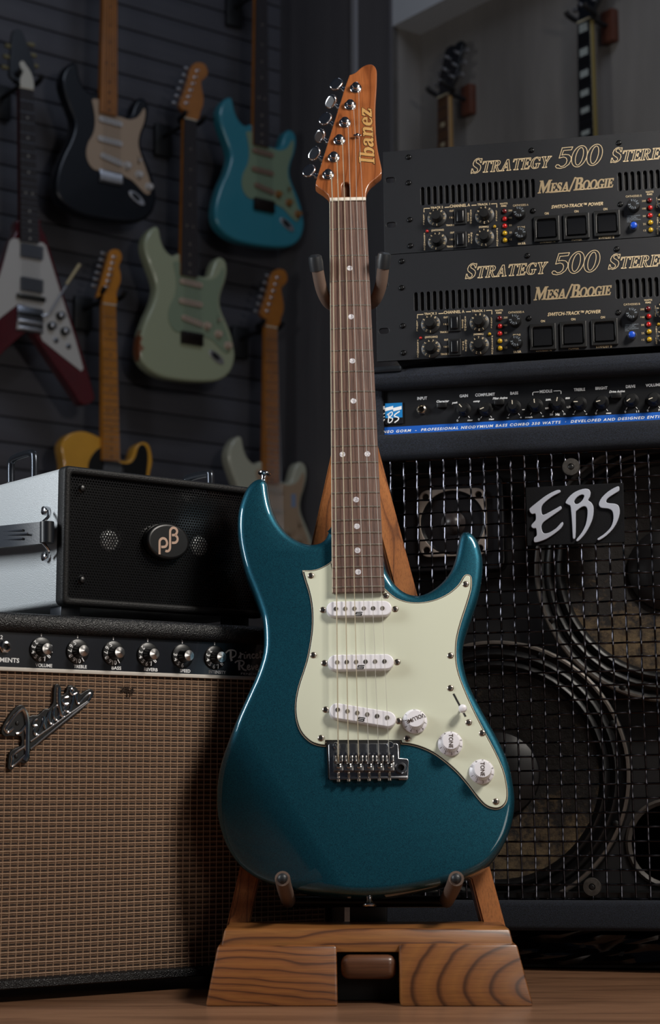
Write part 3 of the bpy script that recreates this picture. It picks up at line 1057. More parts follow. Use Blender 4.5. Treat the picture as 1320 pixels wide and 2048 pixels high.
# ------------------------------------------------------------------ the wooden guitar stand
def build_stand(G):
    oak = [ringwood('oak_left', '4f2c13', '7c4923', '895528', (-.26, -.05), .16, 1.0, 150, .02),
           ringwood('oak_right', '4a2911', '7b4b25', '865528', (.19, .020), .45, 1.0, 88, .014),
           ringwood('oak_bar', '532f16', '7f4e25', '8b5a2b', (.10, .03), .12, 1.0, 75, .03)]
    leg_m = woodmat('oak_leg', '6d4020', '995f30', 'a96d3c', 'y', 1.0, 30, .4, 4.4, .35, .5, 6)
    dark = woodmat('walnut', '2c1a10', '4d2e1d', '5c3924', 'x', 1.0, 12, .4, 1.2, .3, .5, 6)
    foam = plain('brown_foam', '58453a', .75, bump=.15, bscale=900)
    cap_m = plain('black_rubber', '1d2024', .45)
    rod = plain('black_steel', '0c0c0d', .35, .4)
    c0 = at_y(738, 2012, 1.80)
    s = thing('guitar_stand', (c0.x, 1.85, 0), 'oak A-frame guitar stand holding up the teal guitar', 'stand')
    inv = s.matrix_world.inverted()
    inv = Matrix.Translation(-Vector((c0.x, 1.85, 0)))

    def W(x, y, Y):
        return tuple(inv @ at_y(x, y, Y))

    def board(name, m, quad, Yb, Yt, depth, bev=.0025):
        """front face given by four picture corners (top left, top right, bottom right, bottom left)"""
        tl, tr, br, bl = quad
        f = [W(*bl, Yb), W(*br, Yb), W(*tr, Yt), W(*tl, Yt)]
        k = [(p[0], p[1] + depth - (Yt - Yb if i > 1 else 0), p[2]) for i, p in enumerate(f)]
        mb = MB()
        bm = bmesh.new()
        vs = [bm.verts.new(p) for p in k + f]
        for q in [(0, 1, 2, 3), (7, 6, 5, 4), (4, 5, 1, 0), (5, 6, 2, 1), (6, 7, 3, 2), (7, 4, 0, 3)]:
            bm.faces.new([vs[i] for i in q])
        bmesh.ops.recalc_face_normals(bm, faces=bm.faces[:])
        bmesh.ops.bevel(bm, geom=bm.edges[:], offset=bev, segments=2, affect='EDGES', profile=.5)
        bm.verts.index_update()
        mb.v = [tuple(v.co) for v in bm.verts]
        mb.f = [tuple(v.index for v in q.verts) for q in bm.faces]
        bm.free()
        return mb.build(name, m, s, angle=35)
    board('base_block', oak[0], [(435, 1892), (673, 1892), (675.5, 2013), (411, 2013)], 1.80, 1.815, .13)
    board('base_block', oak[1], [(798, 1889), (1034, 1889), (1067, 2013), (801, 2013)], 1.80, 1.815, .13)
    board('crossbar', oak[2], [(449, 1857.5), (1019, 1857), (1031, 1905), (439, 1905)], 1.822, 1.830, .10)
    tl, br = W(682, 1911, 1.815), W(793, 1960, 1.815)
    MB().box(tl[0], br[0], tl[1], tl[1] + .03, br[2], tl[2], .008, 4).build('folding_plate', dark, s)
    tl, br = W(674, 1905, 1.84), W(800, 2010, 1.84)
    MB().box(tl[0], br[0], 1.845 - 1.85, 1.9 - 1.85, .001, .05).build('gap_shade', M_BLACKM, s)  # black box put in for the shade inside the open gap
    # everything above the base is laid out in the leaning plane of the guitar
    rel = inv @ G.M
    def L(x, y, h):
        p = G.px(x, y, h)
        return rel @ Vector((p[0], p[1], h))

    def leg(o1, o2, i1, i2):
        h, dp = -.062, .030
        pts = [G.px(*o2, h), G.px(*i2, h), G.px(*i1, h), G.px(*o1, h)]
        mb = MB()
        bm = bmesh.new()
        vs = [bm.verts.new(rel @ Vector((p[0], p[1], h - dp))) for p in pts] + [bm.verts.new(rel @ Vector((p[0], p[1], h))) for p in pts]
        for q in [(0, 1, 2, 3), (7, 6, 5, 4), (4, 5, 1, 0), (5, 6, 2, 1), (6, 7, 3, 2), (7, 4, 0, 3)]:
            bm.faces.new([vs[i] for i in q])
        bmesh.ops.recalc_face_normals(bm, faces=bm.faces[:])
        bmesh.ops.bevel(bm, geom=bm.edges[:], offset=.002, segments=2, affect='EDGES')
        bm.verts.index_update()
        # keep the mesh in the leg's own upright axes so that the grain runs along it
        mb.v = [tuple(v.co) for v in bm.verts]
        mb.f = [tuple(v.index for v in q.verts) for q in bm.faces]
        bm.free()
        return mb.build('leg', leg_mz, s, angle=35)
    leg_mz = woodmat('oak_leg_upright', '6a3d1e', '9a5e30', 'a96b39', 'z', 1.0, 26, .4, 4.4, .35, .6, 6)
    leg((690, 783), (446, 1885), (733, 783), (488, 1885))
    leg((727, 783), (1020, 1885), (684, 783), (975, 1885))
    # post and yoke
    p = [L(708, 830, -.060), L(703, 615, -.045)]
    MB().tube(p, .009, 12).build('post', rod, s)
    for sgn, path, capseg in ((-1, [(696, 612, -.045), (672, 613, -.030), (655, 603, -.014), (643, 578, 0), (636, 545, .012), (631, 518, .020)], [(634.2, 541), (631.5, 524), (630, 513)]),
                              (1, [(710, 612, -.045), (733, 611, -.030), (750, 600, -.014), (761, 573, 0), (766, 540, .012), (768.5, 516, .020)], [(766.3, 536), (767.6, 520), (769, 508)])):
        pts = [tuple(L(*q)) for q in path]
        MB().tube(smooth(pts, 5, False), .0068, 16).build('yoke_arm', foam, s)
        q = [L(*capseg[0], .0132), L(*capseg[1], .019), L(*capseg[2], .0225)]
        q.append(q[2] + (q[2] - q[1]).normalized() * .002)
        MB().tube(q, [.0078, .0080, .0074, .0045], 18).build('end_cap', cap_m, s)
    # lower rests
    for ex, rx in ((565, 577), (912.6, 893)):
        yv = 1757
        pts = [tuple(L(ex, yv, .045)), tuple(L(ex + (rx - ex) * .35, yv + 19, .01)), tuple(L(rx, yv + 44, -.06))]
        r_ = MB().tube(smooth(pts, 4, False), .0076, 16)
        r_.build('rest_arm', foam, s)
        a, b2 = Vector(pts[0]), Vector(pts[1])
        d = (a - b2).normalized()
        Mx = Matrix.Translation(a) @ Vector((0, 0, 1)).rotation_difference(d).to_matrix().to_4x4()
        MB().lathe([(.0052, -.001), (.0052, .0005), (.0045, .0022), (.0028, .0034), (.001, .0038)], M=Mx, seg=16).build('end_cap', cap_m, s)
    MB().tube([L(570, 1803, -.062), L(900, 1803, -.062)], .006, 12).build('rest_bar', rod, s)
    a = L(700, 1800, -.064)
    b2 = L(775, 1862, -.064)
    MB().box(a.x, b2.x, a.y - .004, a.y + .02, b2.z, a.z + .01, .002).build('rest_bracket', rod, s)
    return s


# ------------------------------------------------------------------ small shared pieces for the amplifiers
def ribbon(mb, pts, w, z, closed=False):
    n = len(pts)
    pts = [Vector(p[:2]) for p in pts]
    lo, hi = [], []
    for i in range(n):
        t = (pts[min(i + 1, n - 1)] - pts[max(i - 1, 0)]).normalized()
        k = Vector((-t.y, t.x)) * w / 2
        lo.append((*(pts[i] - k), z))
        hi.append((*(pts[i] + k), z))
    f = [(i, i + 1, n + i + 1, n + i) for i in range(n - 1)]
    return mb.add(lo + hi, f)


def tolex(name, bump=.7, scale=900, col='0b0c0f', rough=.42):
    m = Mat(name)
    v = m.n('ShaderNodeTexVoronoi', Scale=scale, feature='SMOOTH_F1')
    m.link(m.co(), v.inputs['Vector'])
    m.set(Base_Color=col, Roughness=rough)
    m.bump(v.outputs['Distance'], bump, .0012)
    return m.m


# ------------------------------------------------------------------ guitar amplifier with the woven grille
def build_combo():
    d = ray(0, 2007)
    p = CAM + d * (-CAM.z / d.z)
    F = Frame(p, R(35))
    x1 = F.px(690, 1900)[0]
    x0 = x1 - .504
    F = Frame(F.M @ Vector((x0, 0, 0)), R(35))
    a = thing('guitar_amplifier', F.M, 'black guitar combo amplifier with tan woven grille cloth under the silver-sided amplifier', 'amplifier')
    W_, D_ = .504, .235
    H_ = F.px(125, 1230)[1]
    yt = F.px(125, 1270)[1]            # underside of the top board
    yb = F.px(125, 1952)[1]            # top of the bottom board
    tx = tolex('black_tolex')
    cab = MB()
    cab.box(0, W_, yt, H_, -D_, .004, .008, 3)
    cab.box(0, W_, .012, yb, -D_, .004, .008, 3)
    cab.box(0, .020, yb - .01, yt + .01, -D_, .002, .004)
    cab.box(W_ - .020, W_, yb - .01, yt + .01, -D_, .002, .004)
    cab.box(.01, W_ - .01, yb - .01, yt + .01, -D_, -D_ + .012)
    cab.build('cabinet', tx, a)
    for fx in (.04, W_ - .04):
        for fz in (-.03, -D_ + .03):
            MB().lathe([(.016, 0), (.016, .010), (.012, .013)], M=Matrix.Translation((fx, 0, fz)) @ Matrix.Rotation(-math.pi / 2, 4, 'X'), seg=16).build('foot', M_BLACK, a)
    # control panel
    hp = -.003
    y0 = F.px(125, 1339.5, hp)[1]
    pn = MB().box(.02, W_ - .02, y0, yt + .004, hp - .004, hp).build('control_panel', plain('black_panel', '10141c', .3, coat=.3, var=.25, vscale=30), a)
    MB().box(.02, W_ - .02, y0 - .0032, y0 + .0006, hp - .006, hp + .0008, .0004).build('panel_edge', plain('panel_edge', 'c9c3ba', .35), pn)
    tx_ = MB()
    c7 = lambda x, y: (x / 4.889, 1255 + y / 4.889)
    c8 = lambda x, y: (260 + x / 4.889, 1255 + y / 4.889)
    hz = hp + .0003
    for s, q, r, h in [('VOLUME', c7(345, 382), c7(510, 390), 6.3), ('TREBLE', c7(722, 395), c7(848, 400), 6.2), ('BASS', c7(1090, 409), c7(1185, 414), 6.2),
                       ('REVERB', c8(138, 422), c8(270, 430), 6.2), ('SPEED', c8(488, 436), c8(590, 441), 6), ('INTENSITY', c8(770, 446), c8(937, 455), 6),
                       ('INSTRUMENTS', (-44, 1321.5), (38.5, 1325.5), 8.6), ('2', c7(2, 112), c7(26, 114), 7.5)]:
        MB().text(F, s, q, r, h, hz, bold=.025).build('lettering', M_WHITETXT, pn)
    MB().text(F, 'FENDER MUSICAL', c8(1085, 460), c8(1500, 478), 4, hz).build('lettering', M_WHITETXT, pn)
    # script model name, drawn as pen strokes
    sc = MB()
    P1 = lambda l: [F.px(*c8(x, y), hz) for x, y in l]
    strokes = [([(935, 250), (965, 225), (1010, 222), (1035, 240), (1030, 275), (1000, 292), (985, 285)], 1), ([(985, 230), (985, 290), (995, 328)], 1.6),
               ([(1060, 300), (1080, 265), (1075, 245), (1095, 262), (1110, 258)], .9), ([(1085, 260), (1080, 305)], 1),
               ([(1120, 262), (1118, 300), (1130, 298)], 1), ([(1128, 240), (1130, 246)], 1.2), ([(1145, 262), (1142, 302), (1150, 275), (1170, 262), (1172, 300), (1182, 296)], 1),
               ([(1218, 262), (1200, 262), (1192, 285), (1205, 300), (1222, 290)], 1), ([(1228, 282), (1248, 272), (1244, 258), (1232, 266), (1230, 290), (1245, 299), (1262, 288)], 1),
               ([(1278, 222), (1272, 285), (1285, 296)], 1.1), ([(1262, 246), (1296, 240)], .9), ([(1310, 262), (1300, 285), (1315, 300), (1328, 280), (1310, 262)], 1),
               ([(1345, 262), (1342, 302), (1352, 272), (1370, 262), (1372, 300), (1384, 296)], 1),
               ([(1025, 345), (1050, 328), (1095, 325), (1115, 345), (1100, 370), (1078, 375)], 1), ([(1070, 335), (1066, 375), (1070, 418)], 1.6), ([(1085, 375), (1110, 410), (1140, 420)], 1.2),
               ([(1148, 395), (1168, 385), (1164, 368), (1150, 376), (1148, 404), (1165, 413), (1182, 400)], 1), ([(1188, 372), (1200, 412), (1216, 372)], 1),
               ([(1228, 395), (1248, 385), (1244, 368), (1230, 376), (1228, 404), (1245, 413), (1262, 400)], 1), ([(1275, 376), (1272, 415)], 1), ([(1274, 390), (1285, 376), (1298, 376)], .9),
               ([(1312, 335), (1308, 410), (1328, 412), (1338, 392), (1325, 380), (1310, 392)], 1)]
    for l, k in strokes:
        ribbon(sc, smooth(P1(l), 4, False), .0016 * k, hz + .00005)
    sc.build('model_name', plain('silver_script', 'd0ccc8', .45), pn)
    # knobs: numbered skirt, waist, bright cap
    capm = plain('brushed_cap', 'c8c6c4', .22, 1)
    for k, (x, y, dig, start) in enumerate([(81.8, 1299.5, '234567890', 112), (154.4, 1303, '5678901', 95), (226, 1306.5, '5678901', 95), (294.8, 1309.5, '2345678', 112),
                                            (364, 1312.5, '3456', 150), (428.7, 1315.5, '2345678', 112)]):
        c = F.px(x, y, hp)
        kn = MB().lathe([(.0128, .0005), (.0128, .0016), (.0120, .0022), (.0070, .0026), (.0066, .0040), (.0062, .0105), (.0060, .0140), (.0058, .0150)], seg=36).build('knob', M_BLACK, a, loc=(c[0], c[1], hp))
        MB().lathe([(.0056, .0149), (.0056, .0153), (.0030, .0158), (.0003, .0165)], seg=28).build('knob_cap', capm, kn)
        t = MB()
        for i, g in enumerate(dig):
            an = R(start + 31 * i + 22)
            t.text_at('10' if g == '0' and k in (1, 2) else g, .0098 * math.cos(an), .0098 * math.sin(an), .00275, .0043, an + math.pi / 2, bold=.015)
        t.build('numerals', M_WHITETXT, kn)
        tk = MB().box(-.0005, .0005, .0136, .0186, 0, .0004)
        tk.build('tick_mark', M_WHITETXT, kn)
    c = F.px(9.2, 1294, hp)
    jk = MB().lathe([(.0066, 0), (.0066, .002), (.0056, .003), (.0036, .003), (.0034, .001)], (c[0], c[1], hp), 6, cap=False)
    jk.lathe([(.0052, .002), (.0052, .0045), (.0036, .005), (.0034, 0)], (c[0], c[1], hp), 20, cap=False)
    jo = jk.build('input_jack', M_CHROME, a)
    MB().lathe([(.0035, .0006), (.0035, .0008)], (c[0], c[1], hp), 14).build('jack_hole', M_INK, jo)

    # woven grille cloth: brown ground, light threads each way, dark weft dashes
    hg = -.006
    gy1, gy0 = y0 - .0030, yb - .002
    cl = Mat('brown_cloth')
    cl.set(Base_Color=cl.ramp(cl.noise(700, 3), [(.3, '5c4534'), (.7, '765b46')]), Roughness=.85)
    cl.bump(cl.noise(1500, 2, .5, (.3, 1, 1)), .8, .0008)
    gc = MB().box(.02, W_ - .02, gy0, gy1, hg - .012, hg).build('grille_cloth', cl.m, a)
    sx = F.len((248, 1540), (262, 1540), hg)
    sy = F.len((255, 1535), (255, 1545.6), hg)
    th, dk = MB(), MB()
    nx, ny = int((W_ - .04) / sx), int((gy1 - gy0) / sy)
    rnd = random.Random(3)
    for i in range(nx + 1):
        x = .02 + i * sx
        pts = [(x + rnd.uniform(-.0001, .0001), gy0 + (gy1 - gy0) * t / 40, hg + .0004) for t in range(41)]
        th.tube(pts, .00036, 4, cap=False)
    for j in range(ny + 1):
        y = gy0 + j * sy
        pts = [(.02 + sx * t / 2, y + rnd.uniform(-.00016, .00016), hg + .0003 + (.0004 if t % 2 else 0)) for t in range(nx * 2 + 1)]
        th.tube(pts, .00040, 4, cap=False)
        for i in range(nx):
            x = .02 + (i + .14) * sx
            yy = y + sy * .40 + rnd.uniform(-.0001, .0001)
            for k in range(3):
                u0 = x + k * sx * .25
                dk.box(u0, u0 + sx * .23, yy - .00065, yy + .00065, hg - .0002, hg + .0003)
    tag(th.build('light_threads', plain('gold_thread', 'c0a288', .4), gc), kind='stuff')
    tag(dk.build('dark_threads', plain('dark_thread', '1d120c', .8), gc), kind='stuff')

    # small torn patch in the cloth
    tp = MB()
    for k in range(26):
        q = F.px(254 + rnd.uniform(-11, 11), 1382 + rnd.uniform(-6, 7), hg)
        an = rnd.choice((0, 1.57)) + rnd.uniform(-.4, .4)
        l = rnd.uniform(.0015, .004)
        tp.tube([(q[0] - l * math.cos(an), q[1] - l * math.sin(an), hg + .0006), (q[0] + l * math.cos(an), q[1] + l * math.sin(an), hg + .0014)], .0004, 4)
    tag(tp.build('torn_threads', plain('frayed_thread', '2e1f15', .8), gc), kind='stuff')
    # chrome script badge
    hb = hg + .004
    B = lambda l, h=hb: [F.px(x / 6.6, 1360 + y / 6.6, h) for x, y in l]
    back = [(20, 660), (60, 560), (150, 420), (240, 335), (310, 335), (365, 420), (385, 480), (430, 462), (500, 462), (590, 380), (640, 378), (700, 300), (705, 180),
            (720, 70), (770, 50), (808, 100), (815, 200), (870, 160), (890, 90), (940, 72), (1010, 100), (1060, 180), (1110, 150), (1180, 118), (1232, 140), (1240, 190),
            (1200, 260), (1100, 380), (900, 540), (600, 780), (402, 940), (400, 1010), (370, 1080), (310, 1105), (260, 1090), (160, 1185), (110, 1175), (105, 1130), (125, 960),
            (200, 900), (280, 860), (275, 745), (200, 748), (130, 740), (70, 748), (30, 715)]
    bo = MB().plate(smooth(B(back), 2), hg + .001, hb, .0008).build('badge', M_BLACK, a)
    ch = MB()
    for l, w in [([(165, 632), (130, 668), (95, 690), (72, 660), (78, 630), (150, 520), (215, 440), (290, 378)], 1.5), ([(290, 378), (330, 440), (352, 560), (350, 720), (348, 880), (345, 1000), (318, 1066)], 2.2),
                 ([(208, 712), (262, 690), (345, 590), (412, 508)], 1.3), ([(485, 515), (445, 545), (430, 595), (480, 602)], 1), ([(478, 612), (448, 650), (452, 708), (485, 716), (520, 660), (560, 560), (572, 482)], 1.1),
                 ([(572, 482), (572, 560), (592, 645)], 1.2), ([(592, 645), (600, 560), (630, 460), (652, 412)], 1), ([(652, 412), (640, 500), (655, 575), (690, 560), (705, 520)], 1.1),
                 ([(785, 325), (730, 350), (700, 420), (705, 500), (740, 528), (772, 470), (790, 400)], 1.1), ([(772, 100), (766, 200), (770, 310), (790, 410), (812, 472), (850, 420)], 1.8),
                 ([(895, 225), (845, 240), (822, 280), (840, 318), (895, 312)], 1), ([(890, 322), (855, 350), (852, 400), (885, 422), (920, 390), (950, 290), (965, 200)], 1.1),
                 ([(965, 200), (930, 180), (920, 140), (945, 118), (965, 150), (965, 190), (1010, 172)], 1), ([(1008, 175), (1000, 240), (1018, 308), (1050, 300), (1110, 230), (1180, 178), (1192, 205), (1150, 282)], 1.1),
                 ([(1150, 282), (900, 455), (640, 640), (398, 812)], .9), ([(1165, 290), (900, 500), (640, 710), (398, 912)], 1.0), ([(322, 878), (172, 984), (162, 1062), (156, 1140), (325, 990)], 1.0)]:
        pts = smooth([(*q, hb + .0006) for q in B(l, hb)], 4, False)
        ch.tube(pts, .00125 * w, 8)
    ch.build('chrome_script', M_CHROME, bo)
    for q in ((225, 570), (215, 1005)):
        c = F.px(q[0] / 6.6, 1360 + q[1] / 6.6, hb)
        part('screw', None, bo, screw_mesh(.0022, M_BLACK), (c[0], c[1], hb))
    return F, a, H_


# ------------------------------------------------------------------ small amplifier with the perforated front
def build_small_amp(ztop):
    k = at_y(126, 1196, 1.885)
    zb = ztop + .014
    F = Frame((k.x, 1.885, zb), R(38))
    S = Frame((k.x, 1.885, zb), R(38 - 90))
    H = F.px(126, 931)[1]
    W_, D_ = .258, .235
    a = thing('small_amplifier', F.M, 'small silver-sided amplifier with black perforated front on top of the woven-grille combo', 'amplifier')
    rel = F.Mi @ S.M                      # side frame to the amplifier's own axes

    def SL(x, y, h):
        q = S.px(x, y, h)
        return rel @ Vector((q[0], q[1], h))
    sil = Mat('silver_hammer_paint')
    sil.set(Base_Color='b2b7ba', Roughness=.42, Metallic=.15)
    sil.bump(sil.noise(750, 2, .6), .7, .0009)
    blk = Mat('black_texture_paint')
    blk.set(Base_Color='090a0c', Roughness=.55)
    blk.b.inputs['Specular IOR Level'].default_value = .3
    blk.bump(blk.noise(600, 2, .6), .5, .0008)
    MB().box(.0, W_, 0, H, -D_, -.011, .006, 3).build('case', sil.m, a)
    b = .0078
    MB().plate(rrect(-.001, -.001, W_ + .001, H + .001, .006), -.016, .0005, .0035, holes=[rrect(b, b, W_ - b, H - b, .002)], res=3).build('front_frame', blk.m, a)
    MB().box(b - .002, W_ - b + .002, b - .002, H - b + .002, -.0112, -.0100).build('baffle', M_BLACKM, a)
    # perforated sheet
    pm = plain('perforated_steel', '0a0a0c', .22, 0, spec=.8)
    g = MB()
    pitch = .00335
    rh = pitch * .41
    z0, z1 = -.0055, -.0045
    x0, x1, y0, y1 = b, W_ - b, b, H - b
    row = 0
    y = y0
    hexo = [(math.cos(R(30 + 60 * i)) * pitch / math.sqrt(3), math.sin(R(30 + 60 * i)) * pitch / math.sqrt(3)) for i in range(6)]
    hexi = [(math.cos(R(30 + 60 * i)) * rh, math.sin(R(30 + 60 * i)) * rh) for i in range(6)]
    while y < y1:
        x = x0 + (pitch / 2 if row % 2 else 0)
        while x < x1:
            v = [(x + p[0], y + p[1], z1) for p in hexo] + [(x + p[0], y + p[1], z1) for p in hexi] + [(x + p[0], y + p[1], z0) for p in hexi]
            f = []
            for i in range(6):
                j = (i + 1) % 6
                f += [(i, j, 6 + j, 6 + i), (6 + i, 6 + j, 12 + j, 12 + i)]
            g.add(v, f)
            x += pitch
        y += pitch * .866
        row += 1
    tag(g.build('perforated_grille', pm, a, angle=60), kind='stuff')
    # bolts holding the sheet
    for x, y in ((164, 977), (163.5, 1160)):
        c = F.px(x, y, -.004)
        MB().lathe([(.0050, 0), (.0050, .0006), (.0040, .0012), (.0030, .0034), (.0012, .0042)], (c[0], c[1], -.005), 18).build('bolt', M_BLACK, a)
    # bright speaker domes behind the sheet
    for x, y in ((212, 1082), (391, 1093)):
        c = F.px(x, y, -.016)
        MB().lathe([(.0115, -.004), (.0108, -.0026), (.0085, -.0010), (.0048, -.0002), (.001, 0)], (c[0], c[1], -.0060), 28).build('speaker_dome', plain('silver_dome', 'f0f2f4', .4, .35), a)
    # oval badge
    c = F.px(334, 1083.5, .002)
    rx = F.len((291.5, 1083), (376.5, 1083), .002) / 2
    ry = F.len((334, 1046.5), (334, 1120.5), .002) / 2
    bd = MB().plate(ellipse(c[0], c[1], rx, ry, 56), -.0045, .006, .0035, res=4).build('badge', M_BLACK, a)
    lg = MB()
    Q = lambda l: [F.px(280 + x / 9.43, 1030 + y / 9.43, .006) for x, y in l]
    for l in ([(367, 742), (367, 540), (372, 485), (400, 450), (440, 440), (480, 458), (505, 505), (505, 555), (480, 592), (440, 602), (398, 602)],
              [(478, 672), (505, 684), (540, 672), (562, 632), (566, 560), (566, 330), (578, 275), (605, 246), (640, 242), (680, 265), (698, 308), (685, 350), (655, 376), (600, 378)],
              [(655, 378), (692, 405), (708, 450), (695, 495), (660, 522), (598, 524)]):
        ribbon(lg, smooth(Q(l), 5, False), F.len((330, 1083), (334.4, 1083), .006) * .95, .0062)
    lg.build('logo', plain('bronze_inlay', 'c9ab98', .4, .5), bd)
    # strap handle on the side
    st = plain('grey_strap', '262b33', .42, bump=.1, bscale=500)
    yc = 1065
    path = []
    for x, h in ((97, .004), (90, .014), (60, .021), (20, .024), (-60, .024), (-130, .020), (-175, .008)):
        path.append((x, h))
    prof = []
    t = .0035
    lo, up = [], []
    hm = MB()
    for i, (x, h) in enumerate(path):
        ya, yb2 = (1043 + (97 - x) * .10, 1087 + (97 - x) * .09)
        p1, p2 = SL(x, ya, h), SL(x, yb2, h)
        nrm = rel.to_3x3() @ Vector((0, 0, 1))
        hm.v += [tuple(p1), tuple(p2), tuple(p2 + nrm * t), tuple(p1 + nrm * t)]
    for i in range(len(path) - 1):
        for k2 in range(4):
            j = (k2 + 1) % 4
            hm.f.append((i * 4 + k2, i * 4 + j, i * 4 + 4 + j, i * 4 + 4 + k2))
    hm.f += [(0, 1, 2, 3), tuple(len(path) * 4 - 4 + q for q in (3, 2, 1, 0))]
    ho = hm.build('strap_handle', st, a, angle=30)
    for yy0, xe in ((1060, 46), (1068, 55), (1077, 46)):
        pts = [SL(x, yy0 + (46 - x) * .07, .0265) for x in (8, 20, 35, xe)]
        MB().tube(pts, .0011, 8).build('strap_rib', st, ho)
    e1, e2 = SL(94, 1044, .012), SL(94, 1086, .012)
    MB().tube([e1, e2], .0075, 16).build('strap_end', plain('strap_end', '14171c', .35), ho)
    for yb2, ye in ((1022, 1044), (1114, 1086)):
        c = SL(96, yb2, .0)
        Mx = Matrix.Translation(c) @ rel.to_3x3().to_4x4()
        MB().lathe([(.0052, 0), (.0052, .004), (.0046, .006), (.0026, .0066), (.0022, .004)], M=Mx, seg=16).build('handle_bolt', M_CHROME, ho)
        MB().tube(smooth([tuple(SL(97, yb2, .005)), tuple(SL(97, (yb2 + ye) / 2, .009)), tuple(SL(86, ye, .015))], 4, False), .0017, 8).build('handle_loop', M_CHROME, ho)
    # two carrying bars on the lid
    bar = plain('dark_bar', '3a3e45', .25, .8)
    for dx, dz in ((0, 0), (.0, -1)):
        h = -.03 if dz == 0 else -.2
        if dz == 0:
            pts = [tuple(SL(x, y, h)) for x, y in ((22, 965), (22, 935), (24, 922), (32, 915), (58, 906.5), (66, 908), (69, 916), (69, 962))]
            MB().tube(smooth(pts, 4, False), .0044, 12).build('lid_bar', bar, a)
        else:
            q = SL(403, 950, h)
            u = rel.to_3x3() @ Vector((1, 0, 0))
            pts = [q - u * .03 + Vector((0, -.03, 0)), q - u * .03 - Vector((0, .004, 0)), q - u * .025, q + u * .012, q + u * .018 - Vector((0, .004, 0)), q + u * .018 - Vector((0, .03, 0))]
            MB().tube(smooth([tuple(w) for w in pts], 4, False), .0044, 12).build('lid_bar', bar, a)
    # feet
    for fx in (.02, W_ - .02):
        for fz in (-.03, -D_ + .03):
            MB().box(fx - .012, fx + .012, -.0138, .001, fz - .012, fz + .012, .002).build('foot', plain('foot_metal', '2c3036', .4, .5), a)
    return a


# ------------------------------------------------------------------ bass combo on the right
ROLL = R(.7)


